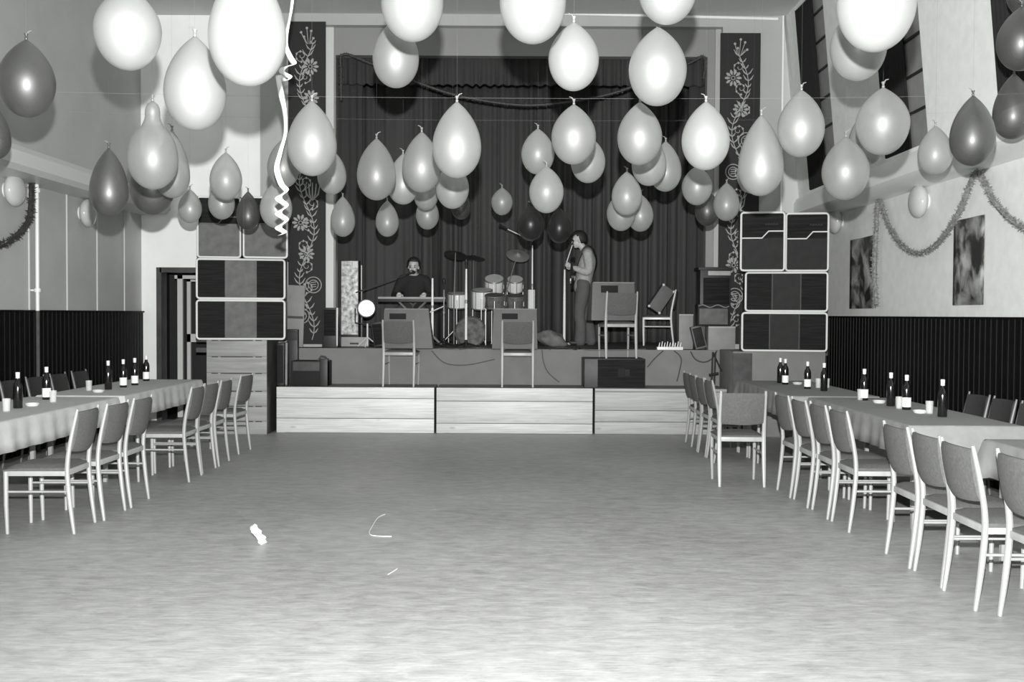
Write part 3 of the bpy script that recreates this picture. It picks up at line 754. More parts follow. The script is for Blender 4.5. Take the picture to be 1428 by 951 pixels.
# ================================================================== TABLES
def make_table(x0, x1, y0, y1, z, tlabel, clabel, seed, over=.215):
    cx, cy = (x0 + x1) / 2, (y0 + y1) / 2; w, l = x1 - x0, y1 - y0
    t = thing('dining_table', tlabel, 'table', (cx, cy, 0), 0, 'long banquet tables')
    MB().mm((-w / 2, -l / 2, z - .03), (w / 2, l / 2, z), .004).build('tabletop', M['wood'], t)
    MB().mm((-w / 2 + .06, -l / 2 + .06, z - .11), (w / 2 - .06, l / 2 - .06, z - .03)).build('apron', M['wood'], t)
    for sx in (-1, 1):
        for sy in (-1, 1):
            MB().tube([(sx * (w / 2 - .075), sy * (l / 2 - .1), 0), (sx * (w / 2 - .075), sy * (l / 2 - .1), z - .03)], [.022, .03], 4).build('leg', M['wood'], t)
    mb = MB(); P = []; rg = random.Random(seed); st = .045
    def edge(ax, ay, bx, by, nx, ny):
        n = max(4, int(math.hypot(bx - ax, by - ay) / st))
        for k in range(n): P.append((ax + (bx - ax) * k / n, ay + (by - ay) * k / n, nx, ny, k / n))
    W2, L2 = w / 2 + .004, l / 2 + .004
    edge(-W2, -L2, W2, -L2, 0, -1); edge(W2, -L2, W2, L2, 1, 0); edge(W2, L2, -W2, L2, 0, 1); edge(-W2, L2, -W2, -L2, -1, 0)
    rings = []; ph = rg.uniform(0, 6); N = len(P)
    for j, (dz, off) in enumerate(((.004, -.02), (.004, -.004), (-.006, .006), (-.07, .01), (-.14, .016), (-over, .022))):
        ring = []
        for k, (x, y, nx, ny, u) in enumerate(P):
            c = 0.0
            e = min(u, 1 - u) * (l if abs(nx) else w)
            if e < .12:   # corner folds flare out
                c = (.12 - e) / .12 * .05
            wv = (.008 * math.sin(k * 1.3 + ph) + .008 * math.sin(k * .47 + ph * 2)) * max(0, j - 1) / 4
            if u == 0: nx2, ny2 = (nx + P[k - 1][2]) * .75, (ny + P[k - 1][3]) * .75
            else: nx2, ny2 = nx, ny
            o = off + (wv + c * max(0, j - 2) / 3)
            zz = z + dz - (.05 * (c / .05) if j == 5 else 0)
            if abs(nx) and True: pass
            ring.append(mb.bm.verts.new((x + nx2 * o, y + ny2 * o, zz)))
        rings.append(ring)
    ctr = mb.bm.faces.new(rings[0])
    for A, B in zip(rings, rings[1:]):
        for k in range(N): mb.bm.faces.new((A[k], A[(k + 1) % N], B[(k + 1) % N], B[k]))
    c = mb.build('tablecloth', M['cloth'] if cx > 0 else M['cloth2'], None, (cx, cy, 0), angle=50)
    s = c.modifiers.new('thick', 'SOLIDIFY'); s.thickness = .003; s.offset = 1
    tag(c, clabel, 'tablecloth', 'pale tablecloths')
TZ = .745
make_table(-4.36, -3.56, 5.4, 9.38, TZ, 'long table under the cloth carrying two tall bottles by the pipe', 'pale cloth carrying two tall bottles by the pipe', 2)
make_table(-4.36, -3.56, 9.54, 11.9, TZ, 'long table nearest the door, under the cloth with four bottles', 'pale cloth nearest the door, with four bottles', 3)
make_table(2.97, 3.72, 4.5, 6.5, TZ, 'long table at the picture edge beside the white wall, nearest the camera', 'pale cloth at the picture edge with no bottles on it', 4)
make_table(2.80, 3.60, 7.3, 9.77, TZ, 'long table under the middle cloth, past the gap in the white-wall row', 'pale cloth with the bright near end, carrying four bottles', 5)
make_table(2.66, 3.50, 9.9, 12.25, TZ, 'long table in the white-wall row nearest the stack base', 'pale cloth in front of the grey stack base', 6)
ZT = TZ + .009
# bottles
def make_bottle(h=.285, lab=True):
    t = bpy.data.objects.new('bottle', None); COL.objects.link(t); t.empty_display_size = .05
    k = h / .285
    MB().lathe([(0, 0), (.033, 0), (.0355, .006), (.0355, .165 * k), (.031, .19 * k), (.018, .215 * k), (.0145, .23 * k), (.0135, .272 * k), (.0155, .274 * k), (.0155, .282 * k), (0, .285 * k)], 20).build('glass_body', M['bottle'], t)
    if lab: MB().lathe([(.0364, .022), (.0364, .1)], 20).build('paper_label', M['label'], t)
    MB().lathe([(.0158, .238 * k), (.0150, .245 * k), (.0165, .284 * k), (0, .2865 * k)], 16).build('foil', M['foil'], t)
    t['category'] = 'bottle'; return t
bt = {True: make_bottle(.285, True), False: make_bottle(.285, False)}; bused = {True: False, False: False}
def bottle(px, py, lab, label):
    p = at_z(px, py, ZT); p.z = ZT
    if not bused[lab]:
        bused[lab] = True; o = bt[lab]; o.location = p; o['label'] = label; o['group'] = 'dark glass bottles on the tables'
    else: dup(bt[lab], p, random.uniform(0, 6), label, 'dark glass bottles on the tables')
bottle(25, 569, False, 'dark bottle without a pale label on the cloth by the pipe')
bottle(65, 557, True, 'dark bottle with white label on the cloth by the pipe')
bottle(151, 543, False, 'dark bottle without a pale label on the cloth nearest the door')
bottle(172, 540, True, 'white-labelled bottle closest to the unlabelled one on the door-side cloth')
bottle(188, 537, True, 'white-labelled bottle in the middle of three on the door-side cloth')
bottle(204, 531, True, 'white-labelled bottle closest to the door frame')
bottle(1088, 534, False, 'unlabelled dark bottle touching a labelled one, before the grey stack base')
bottle(1095, 536, True, 'white-labelled bottle touching an unlabelled one, before the grey stack base')
bottle(1126, 542, True, 'short-looking white-labelled bottle standing alone before the grey stack base')
bottle(1149, 545, False, 'unlabelled dark bottle at the corner of stack base and wainscot')
bottle(1205, 558, True, 'white-labelled bottle on the middle cloth farthest from the camera')
bottle(1242, 566, False, 'slim unlabelled bottle on the middle cloth beside the white-labelled pair')
bottle(1264, 571, True, 'white-labelled bottle in the middle of the middle cloth')
bottle(1314, 581, False, 'dark bottle at the near end of the middle cloth')
def make_glass():
    t = bpy.data.objects.new('drinking_glass', None); COL.objects.link(t)
    MB().lathe([(0, 0), (.026, 0), (.031, .1), (.029, .1), (.0245, .008), (0, .008)], 18).build('tumbler', M['glass'], t); t['category'] = 'glass'; return t
m_, nt_, b_ = new_mat('clear_glass')
b_.inputs['Base Color'].default_value = g(.9); b_.inputs['Roughness'].default_value = .12; b_.inputs['Alpha'].default_value = .22; M['glass'] = m_
g0 = make_glass(); gi = 0
for px, py, lab in ((9, 574, 'glass beside the unlabelled bottle, nearest the picture edge'), (74, 561, 'glass beside the labelled bottle by the pipe'), (124, 545, 'glass alone on the door-side cloth'), (1141, 541, 'glass beside the bottle at the stack base corner'), (1200, 558, 'glass beside the farthest bottle of the middle cloth'), (1254, 570, 'glass beside the slim unlabelled bottle'), (1296, 577, 'glass near the dark bottle at the near end'), (1153, 541, 'glass behind the bottle at the stack base corner')):
    p = at_z(px, py, ZT); p.z = ZT
    if gi == 0: g0.location = p; g0['label'] = lab; g0['group'] = 'drinking glasses on the tables'
    else: dup(g0, p, 0, lab, 'drinking glasses on the tables')
    gi += 1
for i, (px, py, lab) in enumerate(((45, 566, 'pale ashtray between the two bottles by the pipe'), (137, 547, 'pale ashtray on the door-side cloth'), (1112, 536, 'pale ashtray before the grey stack base'), (1226, 562, 'pale ashtray between bottles of the middle cloth'), (1283, 576, 'pale ashtray near the end of the middle cloth'))):
    p = at_z(px, py, ZT)
    o = MB().lathe([(0, 0), (.045, 0), (.06, .022), (.052, .022), (.042, .007), (0, .007)], 20).build('ashtray', M['ash'], None, (p.x, p.y, ZT))
    tag(o, lab, 'ashtray', 'ashtrays on the tables')

# ================================================================== FLOOR SCRAPS
p = at_z(360, 760, 0)
mb = MB(); mb.tube(spline([(.035, 0, .012), (.02, .005, .035), (0, 0, .065), (-.022, .005, .095), (-.04, 0, .118)], 5), .024, 14)
for v in mb.bm.verts: v.co += Vector((noise.noise(v.co * 45), noise.noise(v.co * 45 + Vector((9, 0, 0))), noise.noise(v.co * 45 + Vector((0, 9, 0))) * .5)) * .016
zm = min(v.co.z for v in mb.bm.verts)
for v in mb.bm.verts: v.co.z -= zm
o = mb.build('paper_scrap', M['paper'], None, (p.x, p.y, 0), angle=20)
tag(o, 'crumpled white paper scrap lying on the dance floor', 'paper')
def floor_string(pts, r, label):
    o = MB().tube(spline([at_z(x, y, 0.004) for x, y in pts], 6), r, 6).build('paper_string', M['paper']); tag(o, label, 'string', 'pale strings on the dance floor')
floor_string([(537, 717), (527, 722), (519, 734), (515, 743), (522, 747), (546, 748)], .0024, 'bent white string lying on the open floor')
floor_string([(541, 801), (548, 797), (554, 793)], .002, 'short faint string nearer the camera than the bent one')

# ================================================================== THE BAND'S GEAR
def PX(px, Y): return at_y(px, 440, Y).x
def PZ(px, py, Y): return at_y(px, py, Y).z
def monitor(px0, px1, pyt, pyb, Y, z0, slot, label, rz=0.0, skew=0.06):
    x0, x1 = PX(px0, Y), PX(px1, Y); h = PZ(px0, pyt, Y) - z0; w = x1 - x0
    t = thing('stage_monitor', label, 'speaker', ((x0 + x1) / 2, Y, z0), rz, 'grey monitor boxes on stage chairs')
    mx = Matrix.Rotation(R(90), 4, 'Z')
    mb = MB()
    A = [(-w / 2, 0, 0), (w / 2, 0, 0), (w / 2 - skew, 0.03, h), (-w / 2 + .02, 0.03, h)]
    Bk = [(-w / 2, .36, 0), (w / 2, .36, 0), (w / 2 - skew, .16, h), (-w / 2 + .02, .16, h)]
    va = [mb.bm.verts.new(p) for p in A]; vb = [mb.bm.verts.new(p) for p in Bk]
    mb.bm.faces.new(va); mb.bm.faces.new(vb[::-1])
    for k in range(4): mb.bm.faces.new((va[k], vb[k], vb[(k + 1) % 4], va[(k + 1) % 4]))
    mb._bev(va + vb, .01); mb.build('box_body', M['monitor'], t)
    sx0, sx1 = PX(slot[0], Y) - (x0 + x1) / 2, PX(slot[1], Y) - (x0 + x1) / 2
    sz0, sz1 = PZ(slot[0], slot[3], Y) - z0, PZ(slot[0], slot[2], Y) - z0
    MB().mm((sx0, .008, sz0), (sx1, .028, sz1), .004).build('handle_slot', M['slot'], t)
    MB().tube([(-w / 2 + .03, .035, h + .002), (w / 2 - skew, .035, h + .002)], .008, 6).build('top_edge', M['greybox'], t)
YCH = 13.485
chair(PX(560, YCH), YCH, RZ_, R(-3), 'grey chair on the riser holding a monitor, nearest the crate tower', 'chairs holding monitors')
monitor(533, 604, 431, 487, YCH - .1, RZ_ + .484, (543, 566, 437, 445), 'grey monitor box on the riser chair nearest the flash glint')
chair(PX(722, YCH), YCH, RZ_, 0, 'grey chair on the riser in front of the drum kit, holding a monitor', 'chairs holding monitors')
monitor(686, 750, 431, 489, YCH - .1, RZ_ + .484, (700, 722, 437, 445), 'grey monitor box on the riser chair in front of the drums', 0, .012)
# black box with the third chair on top
YBX = 13.22
a = at_y(815, 500, YBX); b = at_y(900, 540, YBX); hb = a.z - RZ_
t = thing('bass_speaker', 'long black speaker box lying on the riser under a chair', 'speaker', ((a.x + b.x) / 2, YBX, RZ_)); w = b.x - a.x
MB().mm((-w / 2, 0, 0), (w / 2, .565, hb), .008).build('box_body', M['tolex'], t)
MB().mm((-w / 2 + .17, -.006, .01), (w / 2 - .01, 0, hb - .01)).build('grille', M['grille'], t)
MB().mm((w * .1 - .04, -.012, hb * .38), (w * .1 + .045, -.006, hb * .68)).build('handle_plate', M['slot'], t.children[1])
MB().mm((w * .1 + .05, -.01, hb * .42), (w * .1 + .11, -.006, hb * .64)).build('badge', M['cab_dim'], t)
chair(PX(861, 13.5), YBX + .3, RZ_ + hb + .002, R(7), 'grey chair standing on top of the long black speaker box', 'chairs holding monitors')
monitor(824, 888, 394, 467, YBX + .21, RZ_ + hb + .484, (838, 862, 398, 408), 'grey monitor box on the chair that stands on the black speaker box', R(7), .02)
# white chair with a small leaning amplifier
YW = 16.0
chair(PX(916, YW), YW, STZ, R(82), 'white chair seen side-on in front of the dark curtain', 'white chair on stage', white0)
t = thing('leaning_amplifier', 'small grey amplifier box tilted on the seat of the white chair', 'amplifier', (PX(912, YW) - .005, YW - .0, STZ + .478))
rot = Matrix.Rotation(R(34), 3, 'Y')
MB().box((.10, 0, .235), (.21, .28, .41), rot, .012).build('box_body', M['monitor'], t)
for sx in (-1, 1):
    for sz in (-1, 1):
        c = rot @ Vector((sx * .095, -.135, sz * .195)) + Vector((.10, 0, .235)); MB().ball(c, .022, n=10).build('corner_guard', M['steel'], t)

# flash glint, column and boxes
Y = 15.2
x0, x1 = PX(475, Y), PX(500, Y); zt = PZ(488, 363, Y)
t = thing('column_speaker', 'tall column with mottled silver front behind the flash glint', 'speaker', ((x0 + x1) / 2, Y, STZ))
w = x1 - x0
MB().mm((-w / 2, .01, 0), (w / 2, .22, zt - STZ), .006).build('column_body', M['tolex'], t)
MB().mm((-w / 2 + .01, 0, .16), (w / 2 - .01, .012, zt - STZ - .01)).build('mottled_front', M['sparkle'], t)
MB().mm((w / 2 - .085, -.006, zt - STZ - .105), (w / 2 - .015, .002, zt - STZ - .015)).build('bright_badge', M['edging'], t)
MB().tube([(w / 2 + .035, .05, 0), (w / 2 + .035, .05, zt - STZ - .07)], .008, 6).build('support_rod', M['steel'], t)
a = PX(474, 14.7); b = PX(514, 14.7)
t = thing('pale_box', 'low pale box on the stage floor below the flash glint', 'box', ((a + b) / 2, 14.7, STZ))
MB().mm((-(b - a) / 2, 0, 0), ((b - a) / 2, .1, PZ(490, 470, 14.7) - STZ), .008).build('box_body', M['palebox'], t)
MB().mm((-.06, -.006, .03), (.06, 0, .055)).build('handle_slot', M['cab_grey'], t)
Y = 14.48; zl = PZ(512, 430, Y)
t = thing('flash_glint', 'added glowing disc on a stand for the flash reflection beside the first monitor chair', 'lamp', (PX(512, Y), Y, STZ)); hz = zl - STZ  # added glowing stand-in for a reflection of the flash
mx = Matrix.Translation((0, -.03, hz)) @ Matrix.Rotation(R(90), 4, 'X')
MB().lathe([(0, -.2), (.06, -.2), (.08, -.15), (.125, .02), (.13, .06), (.12, .06), (.112, .03)], 28, mx).build('glint_housing', M['black'], t)
MB().lathe([(.115, .03), (.09, .05), (.05, .06), (0, .063)], 24, mx).build('glint_disc', M['bulb'], t)
mb = MB(); mb.tube([(-.17, .03, hz), (-.17, .03, hz - .2), (0, .03, hz - .22), (.17, .03, hz - .2), (.17, .03, hz)], .01, 6); mb.build('glint_yoke', M['black'], t)
mb = MB(); mb.tube([(0, .03, 0.02), (0, .03, hz - .21)], .012, 8)
for k in range(3): mb.tube([(0, .03, .14), (.17 * math.cos(k * 2.09 + .5), .03 + .17 * math.sin(k * 2.09 + .5), .008)], .008, 6)
mb.build('stand', M['steel'], t)
def plain_box(name, label, cat, px0, px1, pyt, Y, z0, depth, m, tilt=0, extras=(), ytilt=0, group=None):
    x0, x1 = PX(px0, Y), PX(px1, Y); h = PZ(px0, pyt, Y) - z0; w = x1 - x0
    t = thing(name, label, cat, ((x0 + x1) / 2, Y, z0), 0, group)
    rot = Matrix.Rotation(R(tilt), 3, 'Y') @ Matrix.Rotation(R(ytilt), 3, 'X')
    up = abs(math.sin(R(tilt))) * w / 2 + abs(math.sin(R(ytilt))) * depth / 2
    mb = MB(); mb.box((0, depth / 2, h / 2 + up * .95), (w, depth, h), rot, .01); mb.build('box_body', m, t)
    for (nm, lo, hi, mm_) in extras:
        c = Vector(((lo[0] + hi[0]) / 2 * w, (lo[1] + hi[1]) / 2 - depth / 2, (lo[2] + hi[2] - 1) / 2 * h))
        c = rot @ c + Vector((0, depth / 2, h / 2 + up * .95))
        MB().box(c, ((hi[0] - lo[0]) * w, hi[1] - lo[1], (hi[2] - lo[2]) * h), rot, .003).build(nm, mm_, t)
    return t
plain_box('dark_speaker', 'small dark speaker box beside the pale proscenium trim', 'speaker', 450, 471, 429, 14.12, STZ, .3, M['tolex'], 0, (('edging', (.42, -.008, .05), (.5, .01, 1.0), M['edging']), ('grille', (-.42, -.006, .3), (.36, 0, .95), M['grille'])))
plain_box('floor_monitor', 'dark wedge monitor tilted on the stage floor below the flash glint', 'speaker', 519, 535, 450, 14.35, STZ, .3, M['tolex'], -8, (('grille', (-.4, -.006, .08), (.4, 0, .92), M['grille']),))
plain_box('leaning_board', 'tall grey board leaning on the dark folk panel by the crate tower', 'board', 400, 424, 398, 14.3, STZ, .03, M['greybox'], 2, (('batten', (-.45, -.012, .46), (.45, 0, .5), M['cab_grey']),))
# things at the other end of the stage
plain_box('amplifier_cabinet', 'tall dark amplifier cabinet with hinged lid before the stage curtain', 'amplifier', 976, 1019, 376, 14.12, STZ, .3, M['tolex'], 0, (('pale_strip', (-.25, -.012, .93), (.48, 0, .985), M['palebox']), ('lid', (-.58, -.06, .995), (.52, .3, 1.03), M['black']), ('grille', (-.4, -.008, .3), (.45, 0, .9), M['grille'])))
tb = plain_box('amplifier_box', 'pale grey amplifier box on the stage floor with a cable on its front', 'amplifier', 988, 1026, 455, 13.86, STZ, .25, M['greybox'], 0, (('corner_strip', (-.5, -.006, .93), (.5, 0, 1.0), M['palebox']),))
hB = PZ(990, 455, 13.86)
t = plain_box('guitar_amplifier', 'small amplifier head with wavy pale trim stacked on the pale grey box', 'amplifier', 973, 1017, 424, 13.84, hB + .003, .22, M['cab_dim'], 0, (('front_cloth', (-.45, -.008, .08), (.45, 0, .8), M['cab_pale']),))
w = PX(1017, 13.84) - PX(973, 13.84); h = PZ(980, 424, 13.84) - hB
MB().tube([(-w * .48 + w * .96 * k / 24, -.014, h * .9 + .016 * math.sin(k * .52)) for k in range(25)], .007, 6).build('wavy_trim', M['greybox'], t)
plain_box('floor_monitor', 'dark wedge monitor leaning beside the pale grey amplifier box', 'speaker', 967, 983, 456, 13.95, STZ, .12, M['monitor'], -14, (('grille', (-.4, -.006, .08), (.4, 0, .92), M['cab_dim']),))
plain_box('grey_board', 'upright pale grey board behind the leaning wedge monitor', 'board', 947, 967, 438, 14.3, STZ, .05, M['greybox'], 0, (('edge_strip', (-.5, -.006, .96), (.5, 0, 1.0), M['palebox']),))
a, b = PX(917, 13.84), PX(953, 13.84)
t = thing('effects_strip', 'pale strip of plugs and knobs at the stage edge below the white chair', 'mixer', ((a + b) / 2, 13.84, STZ)); w = b - a
MB().mm((-w / 2, 0, 0), (w / 2, .12, .045), .006).build('strip_body', M['steel'], t)
mb = MB()
for k in range(9): mb.tube([(-w / 2 + .03 + k * (w - .06) / 8, .05, .045), (-w / 2 + .03 + k * (w - .06) / 8 + .01, .05, .10 + .015 * (k % 2))], [.008, .006], 6)
mb.build('plug', M['steel'], t)
# boxes by the crate tower
YK = 13.3
t = plain_box('equipment_case', 'dark equipment case with pale top on the riser beside the crate tower', 'case', 406, 457, 503, YK, RZ_, .32, M['cab_dim'], 0, (('pale_panel', (-.45, -.008, .6), (.28, 0, .96), M['cab_grey']), ('end_block', (.3, -.02, .0), (.5, .1, 1.08), M['tolex']), ('dark_panel', (-.45, -.008, .04), (.28, 0, .58), M['slot'])))
w = PX(457, YK) - PX(406, YK); h = PZ(430, 503, YK) - RZ_
MB().tube([(w * .22, .04, h), (w * .3, .05, h + .06), (w * .42, .05, h + .05), (w * .46, .05, h + .02)], .012, 8).build('carry_handle', M['cab_grey'], t)
plain_box('black_box', 'narrow black box standing behind the equipment case', 'box', 400, 415, 459, 13.68, RZ_, .1, M['tolex'], 0, (('lid', (-.46, -.01, .8), (.46, 0, .97), M['black']),))
plain_box('equipment_rack', 'tall black rack box squeezed between crate tower and the thin pale post', 'box', 386, 396, 478, 13.36, RZ_, .3, M['tolex'], 0, (('front_cover', (-.42, -.006, .06), (.42, 0, .94), M['slot']),))
p0 = PX(399, 13.3)
t = thing('pale_post', 'thin pale post standing between crate tower and equipment case', 'post', (p0, 13.3, RZ_))
MB().tube([(0, 0, 0), (0, .02, PZ(398, 478, 13.3) - RZ_)], .016, 8).build('post_shaft', M['greybox'], t); MB().lathe([(0, 0), (.03, 0), (.03, .015), (0, .02)], 12).build('foot', M['tolex'], t)
t = thing('folded_stand', 'folded black stand leaning beside the grey stack base', 'stand', (PX(1000, 13.4), 13.4, RZ_))
hh = PZ(1006, 491, 13.5) - RZ_
mb = MB()
for dx in (-.035, .0): mb.tube([(dx - .03, 0, .0), (dx, .08, hh)], [.014, .011], 8)
mb.build('tube_leg', M['black'], t); MB().tube([(-.09, .02, hh * .35), (.03, .03, hh * .4)], .018, 8).build('clamp', M['black'], t); MB().tube([(-.03, .1, hh), (.08, .06, hh - .25)], .01, 8).build('arm', M['cab_dim'], t)

# stands
def mic_stand(px, Y, pyt, label, boom=None, m='steel', r=.012, mic=True, group='microphone stands', br=.2):
    x = PX(px, Y); h = PZ(px, pyt, Y) - STZ
    t = thing('microphone_stand', label, 'stand', (x, Y, STZ), 0, group)
    MB().tube([(0, 0, .03), (0, 0, h * .55), (0, 0, h)], [r * 1.25, r * 1.2, r * .8], 10).build('pole', M[m], t)
    mb = MB()
    for k in range(3):
        an = k * 2.094 + .4; mb.tube([(0, 0, .07), (br * math.cos(an), br * math.sin(an), .008)], .009, 6)
    mb.lathe([(.02, .03), (.022, .1), (.012, .12)], 10); mb.build('tripod_base', M['black'], t)
    MB().lathe([(.018, h * .56), (.02, h * .58), (.02, h * .6), (.012, h * .62)], 10).build('clutch', M['chrome'], t)
    end = Vector((0, 0, h)); hold = t
    if boom:
        (ax, ay), (bx, by), bY = boom
        A = Vector((PX(ax, Y) - x, .0, PZ(ax, ay, Y) - STZ)); B = Vector((PX(bx, bY) - x, bY - Y, PZ(bx, by, bY) - STZ))
        hold = MB().tube([A, B], [.009, .007], 8).build('boom', M['cab_grey'] if m == 'black' else M[m], t)
        d = (B - A).normalized(); end = B
    else: d = Vector((0, -.15, 1)).normalized()
    if mic:
        MB().tube([end - d * .02, end + d * .1, end + d * .1001, end + d * .13, end + d * .145], [.011, .016, .024, .024, .01], 12).build('microphone', M['tolex'], hold)
    return t
mic_stand(503, 15.03, 404, 'microphone stand with long boom reaching to the keyboard player', ((496, 408), (567, 383), 15.4), 'black', .010)
mic_stand(603, 14.6, 388, 'bright microphone stand between first monitor chair and drums', ((598, 436), (619, 427), 14.5), 'steel', .016, False)
mic_stand(619, 15.0, 402, 'thin stand with white collar just in front of the snare drum', None, 'chrome', .009, True)
mic_stand(650, 14.6, 375, 'bright tall microphone stand in front of the drum kit', None, 'steel', .015, True)
mic_stand(742, 15.3, 342, 'boom stand rising behind the second monitor beside the drums', ((742, 336), (706, 319), 15.5), 'steel', .011)
mic_stand(787, 15.92, 376, 'bright microphone stand directly in front of the standing guitarist', ((789, 368), (798, 340), 15.93), 'steel', .018, br=.07)
# drum kit
def drum(name, px, py, Y, r, h, axis, m, label, legs=True, head='skin_head'):
    c = Vector((PX(px, Y), Y, PZ(px, py, Y)))
    t = thing(name, label, 'drum', (c.x, c.y, STZ), 0, 'drums of the kit'); cz = c.z - STZ
    mx = Matrix.Translation((0, 0, cz)) @ (Matrix.Rotation(R(axis), 4, 'X'))
    MB().lathe([(r * .985, -h / 2), (r, -h / 2 + .01), (r, h / 2 - .01), (r * .985, h / 2)], 32, mx).build('shell', M[m], t); shell = t.children[0]
    for s in (-1, 1):
        MB().lathe([(0, s * (h / 2 + .002)), (r * .97, s * (h / 2 + .002)), (r * .97, s * (h / 2 - .01)), (0, s * (h / 2 - .01))], 32, mx).build('drum_head', M[head], shell)
        MB().tube([mx @ Vector(((r + .006) * math.cos(2 * math.pi * k / 32), (r + .006) * math.sin(2 * math.pi * k / 32), s * (h / 2 - .008))) for k in range(32)], .011, 6, closed=True).build('hoop', M['cab_grey' if 'bass' in name else 'chrome'], shell)
    mb = MB()
    for k in range(8):
        an = 2 * math.pi * k / 8 + .2; mb.tube([mx @ Vector(((r + .012) * math.cos(an), (r + .012) * math.sin(an), -h / 2)), mx @ Vector(((r + .012) * math.cos(an), (r + .012) * math.sin(an), h / 2))], .005, 5)
    mb.build('tension_rod', M['chrome'], shell)
    if legs:
        for k in range(3):
            an = 2 * math.pi * k / 3 + .5
            rr = r + .02
            MB().tube([(rr * math.cos(an), rr * math.sin(an), 0), (rr * math.cos(an), rr * math.sin(an), max(.05, cz))], .008, 6).build('leg', M['chrome'], t)
    return t
YD = 16.2
drum('bass_drum', 657, 463, 15.95, .225, .36, 88, 'drum', 'round bass drum low behind the bright tall microphone stand', False, 'drum_dark')
drum('floor_tom', 672, 417, 16.35, .155, .30, 12, 'drum', 'tall white drum above the bass drum', True)
drum('snare_drum', 638, 419, 16.42, .15, .24, 8, 'drum', 'white drum beside the tall white one, nearest the keyboard player', True)
drum('tom_drum', 689, 397, 16.65, .15, .22, 28, 'drum', 'white tom drum mounted high, nearer the keyboard player', True)
drum('tom_drum', 718, 397, 16.5, .125, .2, 28, 'drum', 'white tom drum mounted high above the middle monitor', True)
drum('low_tom', 690, 420, 15.62, .14, .19, 14, 'drum_dark', 'smoky dark tom drum below the first white tom', True, 'drum_dark')
drum('low_tom', 718, 421, 15.72, .13, .19, 14, 'drum_dark', 'smoky dark tom drum directly above the middle monitor box', True, 'drum_dark')
def cymbal(px, py, Y, r, tilt, m, label, pxb=None):
    x = PX(px, Y); h = PZ(px, py, Y) - STZ
    t = thing('cymbal_stand', label, 'cymbal', (x, Y, STZ), 0, 'cymbals on stands')
    mx = Matrix.Translation((0, 0, h)) @ Matrix.Rotation(R(tilt), 4, 'X') @ Matrix.Rotation(R(8), 4, 'Y')
    MB().lathe([(0, .03), (.03, .025), (.045, .008), (r * .6, -.006), (r, -.02), (r, -.024), (r * .6, -.01), (.045, .003), (0, .02)], 32, mx).build('cymbal', M[m], t)
    bx = (PX(pxb, Y) - x) if pxb else 0
    MB().tube([(bx, 0, .02), (bx, 0, h * .5), (0, 0, h + .04)], [.012, .011, .007], 8).build('pole', M['chrome'], t)
    mb = MB()
    for k in range(3): mb.tube([(bx, 0, .22), (bx + .2 * math.cos(k * 2.09 + 1), .2 * math.sin(k * 2.09 + 1), .008)], .008, 6)
    mb.build('tripod_base', M['chrome'], t)
cymbal(635, 354, 15.45, .17, -20, 'cymbal_dark', 'dark cymbal high on a thin stand, nearest the keyboard player', 633)
cymbal(660, 358, 16.9, .19, 14, 'cymbal_dark', 'dark flat cymbal behind the bright tall microphone stand')
cymbal(722, 355, 16.05, .18, 34, 'cymbal', 'shining tilted cymbal above the middle monitor', 703)
t = thing('white_canister', 'tall white cylinder standing beside the middle monitor box', 'canister', (PX(741, 15.45), 15.45, STZ))
hh = PZ(741, 404, 15.45) - STZ
MB().lathe([(0, .3), (.055, .3), (.055, hh - .01), (.05, hh), (0, hh)], 24).build('cylinder_body', M['steel'], t)
MB().tube([(0, 0, 0), (0, 0, .3)], .03, 10).build('pedestal', M['tolex'], t)
# keyboard
YKB = 15.05
a, b = PX(527, YKB), PX(621, YKB); w = b - a; hk = PZ(575, 414, YKB) - STZ
t = thing('keyboard', 'long electric keyboard on crossed legs behind the first monitor', 'keyboard', ((a + b) / 2, YKB, STZ))
MB().mm((-w / 2, 0, hk - .075), (w / 2, .34, hk - .015), .008).build('keyboard_body', M['tolex'], t)
MB().mm((-w / 2, -.01, hk - .03), (w / 2, .02, hk), .004).build('front_rail', M['palebox'], t)
mb = MB(); nk = 36
for k in range(nk): mb.mm((-w / 2 + .04 + (w - .08) * k / nk, .2, hk - .015), (-w / 2 + .04 + (w - .08) * (k + .9) / nk, .33, hk))
o = mb.build('white_keys', M['edging'], t, smooth=False)
for s in (-1, 1):
    MB().tube([(s * w * .45, .05, 0), (-s * w * .2, .05, hk - .07)], .014, 8).build('leg', M['chrome'], t)
    MB().tube([(s * w * .45, .18, 0), (-s * w * .2, .18, hk - .07)], .014, 8).build('leg', M['chrome'], t)
# cloth heap and cables
mb = MB(); mb.ball((0, 0, .1), .2, (1.1, .7, .62), 28)
for v in mb.bm.verts:
    n = noise.noise(v.co * 9) * .05 + noise.noise(v.co * 21) * .02; v.co += v.co.normalized() * n; v.co.z = max(0.0, v.co.z - (v.co.x * .25))
tag(mb.build('cloth_heap', M['bag'], None, (PX(770, 15.2), 15.2, STZ), angle=70), 'crumpled grey cloth heap on the stage floor before the guitarist', 'cloth')
def cable(pts, Y, r, m, label, floorz=None):
    P = [at_y(x, y, Y) if floorz is None else at_z(x, y, floorz) for x, y in pts]
    tag(MB().tube(spline(P, 6), r, 6).build('cable', M[m]), label, 'cable', 'cables on and below the stage')
YF = YS - .012
cable([(1000, 489), (993, 500), (982, 505), (970, 501), (963, 490)], YF, .008, 'cable', 'black cable looping down the stage front below the wedge monitor')
cable([(940, 489), (950, 500), (947, 520), (944, 532)], YF, .007, 'cable', 'black cable hanging down the stage front below the pale plug strip')
cable([(925, 489), (913, 500), (903, 512)], YF, .007, 'cable', 'black cable running down to the long black speaker box')
cable([(602, 489), (620, 506), (650, 509), (690, 501)], YF, .006, 'cable', 'thin dark cable sagging across the stage front between two chairs')
